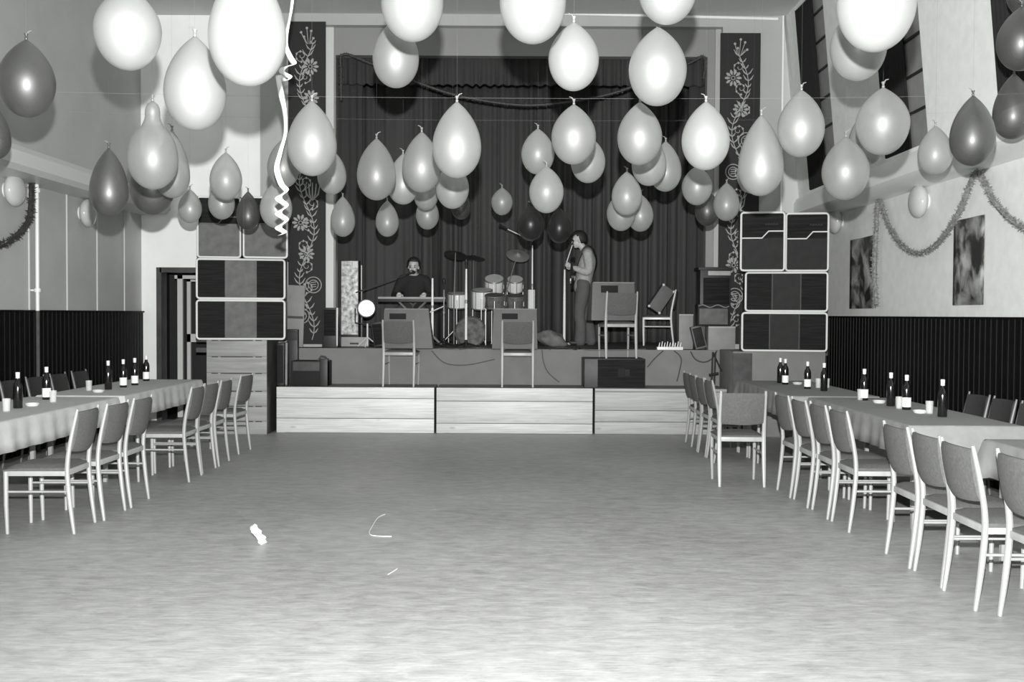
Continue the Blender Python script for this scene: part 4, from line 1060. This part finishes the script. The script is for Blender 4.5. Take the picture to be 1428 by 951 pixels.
cable([(756, 488), (758, 505), (765, 520), (780, 533)], YF, .006, 'cable', 'thin dark cable on the stage front beside the middle chair')
cable([(612, 486), (640, 487), (665, 485), (690, 487)], 0, .007, 'wire', 'pale cable on the stage floor in front of the drums', STZ + .008)
cable([(765, 487.3), (785, 484.5), (803, 487.5), (809, 483.8), (817, 487.5), (860, 488), (900, 487)], 0, .007, 'wire', 'pale cable zigzagging on the stage floor by the guitarist', STZ + .008)

# ================================================================== PEOPLE
def to_mesh_obj(o, name, m, parent):
    dg = bpy.context.evaluated_depsgraph_get(); me = bpy.data.meshes.new_from_object(o.evaluated_get(dg)); me.name = name
    old = o.data; bpy.data.objects.remove(o); bpy.data.meshes.remove(old)
    me.materials.clear(); me.materials.append(m); me.shade_smooth()
    n = bpy.data.objects.new(name, me); COL.objects.link(n); n.parent = parent; return n
def limb(mb, T, chain, sq=1.0, n=16):
    P = [Vector(p) for p, r in chain]; Rr = [r for p, r in chain]; pts, rad = [], []
    S = spline(P, 6)
    for i, p in enumerate(S):
        k = min(i // 6, len(Rr) - 2); t = i / 6 - k; t = t * t * (3 - 2 * t) if t < 1 else 1
        pts.append(Vector(T(p))); rad.append(Rr[k] + (Rr[k + 1] - Rr[k]) * t)
    mb.tube(pts, rad, n, sq=sq)
    for q in (0, -1): mb.ball(pts[q], rad[q] * .98, (1, sq if sq > 1 else 1, .9 if sq != 1 else 1) if sq >= 1 else (1, sq, .9), 16)
def fuse(name, mb, m, parent, vox, it=3):
    bmesh.ops.recalc_face_normals(mb.bm, faces=mb.bm.faces[:])
    me = bpy.data.meshes.new('tmp'); mb.bm.to_mesh(me); mb.bm.free()
    o = bpy.data.objects.new('tmp', me); COL.objects.link(o)
    r = o.modifiers.new('r', 'REMESH'); r.mode = 'VOXEL'; r.voxel_size = vox; r.use_smooth_shade = True
    s = o.modifiers.new('s', 'SMOOTH'); s.factor = .5; s.iterations = it
    return to_mesh_obj(o, name, m, parent)
def head_shape(mb, T, c, fwd, up):
    """skull, jaw, nose, ears; c in local frame"""
    f = Vector(fwd).normalized(); u = Vector(up).normalized(); s = u.cross(f)
    B = Matrix((f, s, u)).transposed()
    def P(a, b, d): return Vector(c) + B @ Vector((a, b, d))
    def ball(p, r, sc):
        i0 = len(mb.bm.verts); mb.ball((0, 0, 0), r, sc, 18); mb.bm.verts.ensure_lookup_table()
        for v in mb.bm.verts[i0:]: v.co = Vector(T(p + B @ v.co))
    ball(P(-.01, 0, .025), .094, (1.02, .82, 1.0)); ball(P(.022, 0, -.035), .074, (1.0, .82, 1.05)); ball(P(.052, 0, -.085), .034, (1.0, 1.05, .8))
    ball(P(.096, 0, -.02), .017, (1.0, .8, 1.5)); ball(P(.08, 0, -.062), .02, (.8, 1.3, .55)); ball(P(.07, 0, .03), .03, (.7, 2.0, .5))
    for q in (-1, 1): ball(P(-.01, q * .078, -.015), .022, (.8, .4, 1.3)); ball(P(.07, q * .035, -.035), .02, (.8, 1, 1))
    return P, B
def hand(mb, T, w, d, pn, side, curl=1.0):
    """w wrist, d direction of fingers, pn palm-facing normal, side: thumb side vector"""
    d = Vector(d).normalized(); pn = Vector(pn).normalized(); sd = d.cross(pn).normalized() * side; w = Vector(w)
    def tube(ps, rs): mb.tube([T(p) for p in ps], rs, 8)
    tube([w - d * .02, w + d * .03, w + d * .085], [.026, .036, .034])
    for k, L in enumerate((.068, .076, .07, .055)):
        b = w + d * .085 + sd * (.03 - .02 * k)
        p1 = b + (d * .8 + pn * .55 * curl).normalized() * L * .45; p2 = p1 + (d * .35 + pn * 1.0 * curl).normalized() * L * .35; p3 = p2 + (d * -.25 + pn * .9 * curl).normalized() * L * .28
        tube([b - d * .02, b, p1, p2, p3], [.0105, .0105, .0095, .009, .007])
    b = w + d * .025 + sd * .03
    tube([b - sd * .015, b + sd * .022 + d * .02 + pn * .012, b + sd * .026 + d * .045 + pn * .035, b + sd * .012 + d * .06 + pn * .05], [.013, .0125, .011, .008])
def hair_cap(name, T, P, B, parent, m, lo, thick=1.1, back=.0):
    mb = MB(); i0 = 0
    mb.ball((0, 0, 0), .1, (1.07 * thick, .93 * thick, 1.05 * thick), 24)
    dead = []
    for v in mb.bm.verts:
        a = v.co.copy()
        if a.x > .025 + max(0, a.z) * .5 and a.z < .05: dead.append(v)
        elif a.z < lo: dead.append(v)
    bmesh.ops.delete(mb.bm, geom=dead, context='VERTS')
    for v in mb.bm.verts:
        n = noise.noise(v.co * 40) * .008
        if v.co.z < 0: v.co.x -= back * (-v.co.z) * 3
        v.co = Vector(T(P(*(v.co * (1 + n * 4) + Vector((-.015, 0, .028))))))
    o = mb.build(name, m, parent); s = o.modifiers.new('t', 'SOLIDIFY'); s.thickness = .014; s.offset = 1; return o
def eyes(T, P, parent):
    for q in (-1, 1): 
        mb = MB(); mb.ball(T(P(.083, q * .033, .0)), .0095, n=10); mb.build('eye', M['slot'], parent)
        mb = MB(); mb.tube([T(P(.088, q * .016, .022)), T(P(.09, q * .035, .027)), T(P(.08, q * .052, .02))], [.004, .005, .003], 6); mb.build('eyebrow', M['hair'], parent)
# guitarist, in profile, facing the keyboard side
YG_ = 15.95; xg = PX(812, YG_)
gt = thing('person', 'standing person in pale shirt and grey trousers playing guitar at a microphone', 'person', (xg, YG_, STZ))
TG = lambda p: Vector((-p[0], -p[1], p[2]))
LS, RS = (-.065, .165, 1.39), (-.065, -.165, 1.39)
LE, LW = (-.07, .245, 1.12), (.155, .20, 1.175)
RE, RW = (-.12, -.25, 1.12), (.09, -.13, 1.04)
legs = []
for s, kx, ax in ((1, .05, .05), (-1, -.03, -.13)):
    legs.append([((-.005, s * .085, .95), .095), ((.0, s * .095, .82), .088), ((kx, s * .11, .5), .058), ((kx * .4 + ax * .6 - .02, s * .12, .3), .056), ((ax, s * .125, .085), .036)])
spine = [((0, 0, .90), .10), ((-.02, 0, 1.05), .105), ((-.065, 0, 1.26), .118), ((-.07, 0, 1.39), .085)]
mb = MB(); limb(mb, TG, spine, 1.38); limb(mb, TG, [(LS, .06), ((-.07, 0, 1.42), .07), (RS, .06)])
limb(mb, TG, [((-.06, 0, 1.40), .062), ((-.01, 0, 1.48), .054), ((.04, 0, 1.55), .052)])
for sh, el, wr in ((LS, LE, LW), (RS, RE, RW)): limb(mb, TG, [(sh, .06), (el, .043), (wr, .027)])
for c in legs: limb(mb, TG, c); limb(mb, TG, [c[-1], ((c[-1][0][0] + .05, c[-1][0][1] + .004, .045), .036), ((c[-1][0][0] + .16, c[-1][0][1] + .015, .032), .027)])
P, B = head_shape(mb, TG, (.065, 0, 1.605), (1, -.08, -.18), (.18, 0, 1))
hand(mb, TG, LW, (.7, .1, .35), (.1, -.9, .3), 1); hand(mb, TG, RW, (.75, .5, -.35), (-.3, .1, -.9), -1)
fuse('body', mb, M['skin'], gt, .007, 2)
hair_cap('hair', TG, P, B, gt, M['hair'], -.095, 1.08, .06); eyes(TG, P, gt)
mb = MB(); limb(mb, TG, [((0, 0, .88), .137), ((-.02, 0, 1.03), .130), ((-.065, 0, 1.26), .138), ((-.07, 0, 1.39), .105)], 1.36)
limb(mb, TG, [(LS, .078), ((-.07, 0, 1.425), .085), (RS, .078)]); limb(mb, TG, [((-.06, 0, 1.40), .08), ((-.02, 0, 1.465), .068)])
for sh, el, wr in ((LS, LE, LW), (RS, RE, RW)): limb(mb, TG, [(sh, .078), (el, .062), (tuple(Vector(el).lerp(Vector(wr), .86)), .043)])
fuse('shirt', mb, M['shirt'], gt, .011)
mb = MB(); limb(mb, TG, [((0, 0, .84), .118), ((-.01, 0, .90), .116)], 1.34)
for c in legs: limb(mb, TG, [(c[0][0], .108), (c[1][0], .11), (c[2][0], .086), (c[3][0], .084), ((c[4][0][0] - .01, c[4][0][1], .065), .09)])
fuse('trousers', mb, M['trousers'], gt, .012)
for c in legs:
    mb = MB(); x_, y_ = c[-1][0][0], c[-1][0][1]
    mb.ball(TG((x_ + .065, y_ + .008, .04)), .1, (1.35, .48, .4), 16); mb.build('shoe', M['shoe'], gt)
# electric guitar held at the hip, neck towards the hall
gx, gy, gz = TG((.15, -.02, 1.02))
t = thing('electric_guitar', 'dark electric guitar held by the standing person', 'guitar', (xg + gx, YG_ + gy, STZ + gz))
nd = Vector((-.03, -.86, .42)).normalized(); out = Vector((-1, .1, 0)); out = (out - nd * out.dot(nd)).normalized(); sd = nd.cross(out)
mb = MB(); pts = []
for k in range(28):
    a = 2 * math.pi * k / 28; r = .135 + .025 * math.cos(2 * a) + .02 * math.cos(3 * a); pts.append(nd * (r * 1.15 * math.cos(a) - .08) + sd * (r * math.sin(a)))
A = [mb.bm.verts.new(p + out * .022) for p in pts]; Bq = [mb.bm.verts.new(p - out * .022) for p in pts]
mb.bm.faces.new(A); mb.bm.faces.new(Bq[::-1])
for k in range(28): mb.bm.faces.new((A[k], Bq[k], Bq[(k + 1) % 28], A[(k + 1) % 28]))
mb.build('guitar_body', M['tolex'], t, angle=50)
MB().tube([nd * .03 + out * .022, nd * .52 + out * .022], [.024, .02], 8, sq=.7).build('neck', M['darkwood'], t)
mb = MB(); mb.tube([nd * .52 + out * .02, nd * .57 + out * .015, nd * .68 + out * .005], [.02, .035, .028], 6, sq=.35); mb.build('headstock', M['tolex'], t)
mb = MB()
for k in range(3): mb.box(nd * (-.06 + .04 * k) + out * .028, (.03, .03, .03), None, .004)
mb.build('pickup', M['chrome'], t)
th = [Vector(TG(p)) - Vector((gx, gy, gz)) for p in ((.14, .06, 1.10), (.085, .10, 1.26), (.03, .11, 1.40), (-.06, .105, 1.505), (-.16, .06, 1.44), (-.215, -.05, 1.27), (-.17, -.14, 1.12), (-.02, -.19, 1.03), (.12, -.16, 1.0))]
MB().tube(spline(th, 6), .022, 6, sq=.3).build('strap', M['black'], t)

# keyboard player, seated, facing the hall
YK_ = 15.72; xk = PX(577, YK_)
kt = thing('person', 'seated person in dark sweater playing the long keyboard', 'person', (xk, YK_, STZ))
LS, RS = (.02, .175, .97), (.02, -.175, .97)
LE, LW = (.10, .27, .74), (.30, .19, .755); RE, RW = (.10, -.27, .74), (.30, -.19, .755)
legs = [[((.0, s * .09, .54), .1), ((.12, s * .11, .53), .092), ((.40, s * .16, .50), .06), ((.375, s * .16, .30), .055), ((.36, s * .16, .10), .038)] for s in (1, -1)]
TK = lambda p: Vector((p[1], -p[0], p[2]))
spine = [((0, 0, .53), .15), ((-.02, 0, .70), .145), ((.0, 0, .88), .165), ((.015, 0, .98), .11)]
mb = MB(); limb(mb, TK, spine, .7); limb(mb, TK, [(LS, .06), ((.015, 0, 1.0), .068), (RS, .06)]); limb(mb, TK, [((.015, 0, .99), .062), ((.03, 0, 1.06), .054), ((.045, 0, 1.12), .052)])
for sh, el, wr in ((LS, LE, LW), (RS, RE, RW)): limb(mb, TK, [(sh, .062), (el, .045), (wr, .028)])
for c in legs: limb(mb, TK, c); limb(mb, TK, [c[-1], ((.40, c[-1][0][1], .045), .036), ((.5, c[-1][0][1] * 1.06, .032), .027)])
P, B = head_shape(mb, TK, (.06, 0, 1.175), (1, -.06, -.12), (.12, .05, 1))
hand(mb, TK, LW, (1, -.1, -.1), (0, 0, -1), -1, .55); hand(mb, TK, RW, (1, .1, -.1), (0, 0, -1), 1, .55)
fuse('body', mb, M['skin'], kt, .007, 2)
hair_cap('hair', TK, P, B, kt, M['hair'], -.05, 1.04); eyes(TK, P, kt)
mb = MB(); mb.tube([TK(P(.098, q * .012, -.048 - abs(q) * .004)) for q in (-3, -2, -1, 0, 1, 2, 3)], [.003, .006, .008, .008, .008, .006, .003], 6); mb.build('moustache', M['hair'], kt)
mb = MB(); limb(mb, TK, [(p, r + .022) for p, r in spine], .72); limb(mb, TK, [(LS, .08), ((.015, 0, 1.0), .085), (RS, .08)])
for sh, el, wr in ((LS, LE, LW), (RS, RE, RW)): limb(mb, TK, [(sh, .08), (el, .063), (tuple(Vector(el).lerp(Vector(wr), .86)), .043)])
fuse('sweater', mb, M['sweater'], kt, .011)
mb = MB(); mb.tube([TK((.03 + .066 * math.cos(2 * math.pi * k / 16), .07 * math.sin(2 * math.pi * k / 16), 1.062 - .012 * math.cos(2 * math.pi * k / 16))) for k in range(16)], .015, 6, closed=True); mb.build('collar', M['shirt'], kt)
mb = MB(); limb(mb, TK, [((0, 0, .53), .165), ((-.01, 0, .62), .16)], .74)
for c in legs: limb(mb, TK, [(c[0][0], .115), (c[1][0], .11), (c[2][0], .08), (c[3][0], .074), ((.36, c[4][0][1], .09), .072)])
fuse('trousers', mb, M['trousers'], kt, .012)
for c in legs:
    mb = MB(); mb.ball(TK((.43, c[-1][0][1] + .004, .04)), .1, (.48, 1.35, .4), 16); mb.build('shoe', M['shoe'], kt)
t = thing('stool', 'dark round stool under the seated keyboard player', 'stool', (xk, YK_ + .02, STZ))
MB().lathe([(0, .33), (.16, .33), (.17, .34), (.17, .355), (.15, .365), (0, .367)], 24).build('seat', M['tolex'], t)
for k in range(4):
    an = math.pi / 4 + k * math.pi / 2; MB().tube([(.1 * math.cos(an), .1 * math.sin(an), .33), (.17 * math.cos(an), .17 * math.sin(an), 0)], .012, 8).build('leg', M['chrome'], t)

# ================================================================== BALLOONS
def balloon(cx, top, bot, hw, tone, d, label, neck=False):
    Hh = bot - top; hb = min(1.24 * hw, .46 * Hh); cy = bot - hb
    if tone == 'mid' and d > 7.8: tone = 'far'  # farther grey balloons get a lighter colour against the flash falloff
    c = at_y(cx, cy, d); k = d / F; r = hw * k; zb = hb * k; zt = (Hh - hb) * k
    mb = MB(); prof = []
    n = 14
    for i in range(n + 1):
        a = math.pi / 2 * i / n; prof.append((r * math.sin(a), -zb * math.cos(a)))
    zk = zt - .022
    if neck:
        for i in range(1, 19):
            t = i / 18; e = 1 - t ** 2.0
            body = max(0, 1 - (t / .62) ** 2) ** .5 if t < .62 else 0
            rr = max(r * body, r * (.30 if t < .8 else .30 * math.sqrt(max(0, 1 - ((t - .8) / .2) ** 2))) * (1.0 if t > .5 else 1), .006)
            if .45 < t < .7: rr = max(rr, r * (.30 + .25 * (.7 - t) / .25))
            prof.append((rr, zk * t))
    else:
        for i in range(1, 17):
            t = i / 16; prof.append((max(.0055, r * (1 - t ** 1.95) ** .84), zk * t))
    prof[0] = (0, -zb); prof.append((0, zk + .001))
    mb.lathe(prof, 36)
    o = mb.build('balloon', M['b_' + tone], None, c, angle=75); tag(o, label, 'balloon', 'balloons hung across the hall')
    km = M['b_' + tone]
    kk = MB().lathe([(.004, zk - .004), (.0085, zk + .004), (.0075, zk + .010), (.005, zk + .014), (.009, zk + .024), (.011, zk + .030), (.0085, zk + .030), (0, zk + .02)], 12); kk.build('knot', km, o)
    if zt * F / d > 18 and not neck:   # loose nozzle tail
        s_ = 1 if (int(cx) % 2) else -1
        MB().tube([(0, 0, zk + .02), (s_ * .012, 0, zk + .04), (s_ * .028, 0, zk + .045)], [.004, .003, .002], 6).build('tie_end', M['b_light'], o)
    MB().tube([(0, 0, zk + .012), (0, 0, CEIL - c.z + .005)], .00025, 4).build('hanging_thread', M['thread'], o)
    return o
BAL = [
 (37, 50, 163, 38, 'dark', 5.2, 'single dark balloon high on the grey wall side, beside its own shadow'),
 (-7, 142, 222, 21, 'dark', 6.6, 'dark balloon cut by the picture edge just above the wall duct'),
 (178, -25, 97, 45, 'near', 4.4, 'pale balloon cut by the top edge in front of the grey wall corner'),
 (272, 45, 181, 42, 'near', 4.75, 'pale balloon touching the largest one, over the white wall by the door'),
 (345, -60, 119, 53, 'near', 3.7, 'largest pale balloon at the top beside the paper streamer'),
 (213, 136, 264, 34, 'mid', 5.6, 'grey balloon with a swollen bulb-like neck'),
 (240, 178, 276, 24, 'mid', 6.6, 'grey balloon tucked behind the bulb-necked one towards the door'),
 (212, 205, 299, 30, 'dark', 7.1, 'dark grey balloon peeping out under the bulb-necked one'),
 (152, 202, 301, 26, 'dark', 6.4, 'dark balloon hanging over the grey wall lamp'),
 (315, 209, 279, 22, 'mid', 8.6, 'grey pointed balloon just above the stacked cabinets'),
 (309, 247, 306, 18, 'mid', 9.7, 'small grey balloon half behind the pointed one, before a cabinet'),
 (265, 261, 311, 16, 'mid', 9.9, 'small grey balloon on the white wall beside the cabinets'),
 (346, 264, 321, 16, 'dark', 10.4, 'small dark grey balloon before the gap between two top cabinets'),
 (385, 250, 318, 22, 'mid', 8.4, 'grey balloon behind the zigzag end of the paper streamer'),
 (395, 190, 262, 22, 'mid', 7.6, 'grey balloon behind the middle of the paper streamer'),
 (435, 136, 245, 34, 'light', 5.7, 'pale pear-shaped balloon over the folk panel beside the streamer'),
 (463, 206, 271, 20, 'mid', 9.2, 'small pale balloon behind the one on the folk panel'),
 (478, 271, 330, 17, 'mid', 10.6, 'small grey balloon in front of the pale proscenium trim'),
 (525, 189, 279, 27, 'mid', 7.2, 'grey see-through balloon with a knot of loose ends, over the dark curtain'),
 (562, 211, 285, 22, 'mid', 8.6, 'grey balloon squeezed between two larger ones over the keyboard player'),
 (588, 180, 268, 27, 'light', 7.4, 'pale pointed balloon leaning against the bigger pale one'),
 (637, 137, 248, 34, 'light', 5.6, 'big pale balloon directly above the drum stands'),
 (540, 277, 330, 16, 'mid', 10.8, 'small grey balloon hanging lowest above the keyboard player'),
 (596, 270, 320, 16, 'mid', 11.2, 'small dim balloon lowest of the column under the pale pointed one'),
 (594, 243, 293, 17, 'mid', 10.2, 'small dim balloon mostly hidden under the pale pointed one'),
 (631, 222, 291, 23, 'mid', 8.3, 'grey balloon directly under the big pale one above the drums'),
 (643, 262, 306, 14, 'dark', 11.6, 'small dim balloon lowest under the big pale one above the drums'),
 (552, 22, 122, 32, 'light', 6.0, 'pale balloon under the white one, over the stage lintel'),
 (575, -58, 57, 43, 'white', 4.5, 'bright white balloon cut by the top edge, on the streamer side of two'),
 (743, -66, 60, 46, 'white', 4.3, 'bright white balloon cut by the top edge at the middle of the stage'),
 (800, 26, 126, 35, 'pale', 5.4, 'whole white balloon hanging over the middle of the stage lintel'),
 (917, 32, 147, 40, 'light', 4.9, 'large pale balloon over the lintel, next to the far garland end'),
 (931, -70, 33, 40, 'near', 4.55, 'pale balloon cut by the top edge above the large pale one'),
 (750, 176, 243, 23, 'mid', 8.6, 'grey balloon with a short white tail at the centre of the curtain'),
 (762, 228, 297, 24, 'mid', 8.0, 'grey balloon with a flattened tip below the centre one'),
 (800, 141, 229, 31, 'light', 6.2, 'pale round balloon right above the guitarist'),
 (820, 186, 255, 24, 'mid', 8.2, 'grey balloon half behind the pale round one above the guitarist'),
 (892, 138, 230, 31, 'light', 6.3, 'pale grey balloon under the large pale one by the lintel'),
 (905, 186, 259, 24, 'mid', 8.2, 'grey balloon in the middle of the overlapping trio'),
 (928, 194, 267, 22, 'mid', 9.3, 'grey balloon at the panel side of the overlapping trio'),
 (700, 259, 300, 15, 'mid', 11.4, 'small lone pale balloon above the drum kit'),
 (740, 284, 336, 19, 'smoke', 10.6, 'smoky see-through balloon above the shining cymbal'),
 (780, 287, 339, 17, 'smoke', 10.9, 'smoky see-through balloon beside the guitarist\'s head'),
 (874, 236, 300, 21, 'mid', 9.0, 'upper grey balloon of the low cluster of three'),
 (866, 265, 322, 20, 'mid', 10.0, 'lower grey balloon of the low cluster, on the guitarist side'),
 (893, 268, 323, 18, 'mid', 10.6, 'lower grey balloon of the low cluster, on the white chair side'),
 (984, 137, 237, 33, 'pale', 5.9, 'bright pale balloon with a curled tail beside the stage opening edge'),
 (972, 228, 286, 21, 'mid', 9.4, 'grey balloon just under the bright one with the curled tail'),
 (986, 262, 315, 17, 'dark', 11.2, 'dim grey balloon hidden between two others by the proscenium edge'),
 (1013, 252, 308, 18, 'mid', 10.6, 'small grey balloon at the top corner of the darker stack'),
 (1061, 156, 273, 31, 'light', 6.2, 'pale balloon with a narrow drawn-out neck beside the folk panel'),
 (1050, 205, 270, 22, 'mid', 8.6, 'grey balloon hidden behind the narrow-necked one'),
 (1117, 121, 219, 32, 'light', 6.1, 'pale balloon before the tall window nearest the stage'),
 (1222, -85, 71, 53, 'white', 3.75, 'very large white balloon cut by the top edge over the white pier'),
 (1197, 5, 112, 38, 'light', 5.2, 'pale balloon half behind the very large white one'),
 (1231, 117, 216, 36, 'mid', 5.5, 'grey see-through balloon in front of the middle tall window'),
 (1209, 150, 230, 25, 'mid', 7.2, 'grey balloon seen behind the see-through one at the middle window'),
 (1179, 186, 279, 32, 'mid', 6.2, 'grey balloon resting visually on the white duct ledge'),
 (1304, 172, 244, 23, 'mid', 8.0, 'small grey balloon against the white pier above the round wall lamp'),
 (1356, 129, 231, 30, 'dark', 6.6, 'dark pointed balloon against the white pier above the garland peak'),
 (1424, 5, 98, 32, 'dark', 6.2, 'dark balloon near the edge, before the black window, upper of two whole ones'),
 (1413, 99, 194, 27, 'dark', 7.3, 'dark balloon near the edge, lowest before the black window'),
 (1432, -45, 22, 26, 'dark', 7.0, 'dark balloon cut by the top corner above two others'),
]
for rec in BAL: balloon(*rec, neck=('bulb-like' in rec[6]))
# wires across the hall
for (y0, Y, label) in ((137, 5.9, 'thin pale wire strung across the hall, the lower in the picture\'s row of balloon tips'), (168, 8.9, 'thin wire strung farther down the hall towards the stage')):
    z = PZ(714, y0, Y)
    P = [(XL, Y, z + .1), (-2.5, Y, z + .02), (0, Y, z), (2.2, Y, z + .02), (XU(z) if z > 3.16 else XR, Y, z + .1)]
    tag(MB().tube(spline(P, 6), .00035, 4).build('hanging_wire', M['wire']), label, 'wire', 'wires across the hall')
# curled paper streamer
YR_ = 6.6
def ribbon(pts):
    mb = MB(); A, B = [], []
    C_ = spline([at_y(x, y, YR_ + dy) for x, y, hx, dy in pts], 4); Hs = spline([Vector((hx, hy, 0)) for x, y, hx, hy in pts], 4)
    k = YR_ / F
    for c, h in zip(C_, Hs): h = h * .72; A.append(c + Vector((-h.x * k, h.y * .3, -.3 * h.x * k))); B.append(c + Vector((h.x * k, -h.y * .3, .3 * h.x * k)))
    mb.quadstrip(A, B); return mb
pts = [(420, -120, 4, 0), (408, 0, 3, .01), (403, 30, 3, .02), (398, 60, 4, -.02), (404, 78, 5, .03), (410, 90, 6, .05), (398, 93, 7, -.03), (393, 100, 5, -.04), (404, 108, 6, .05), (396, 113, 6, .0), (388, 105, 4, -.05), (392, 130, 5, .0), (397, 155, 4, .03), (398, 185, 3.5, .02), (391, 212, 4, -.02), (386, 235, 4.5, -.04), (392, 256, 5, -.02), (399, 266, 6, .03), (388, 276, 6, -.05), (399, 287, 6, .03), (388, 297, 6, -.05), (399, 307, 6, .03), (388, 317, 6, -.05), (397, 324, 5, .0), (390, 328, 4, .0)]
mb = ribbon(pts); top_ = at_y(420, -120, YR_)
mb.tube([top_, (top_.x, YR_, CEIL + .003)], .004, 6)
o = mb.build('paper_streamer', M['paper'], angle=80); s = o.modifiers.new('t', 'SOLIDIFY'); s.thickness = .002
tag(o, 'curled white paper streamer hanging beside the folk panel', 'streamer')
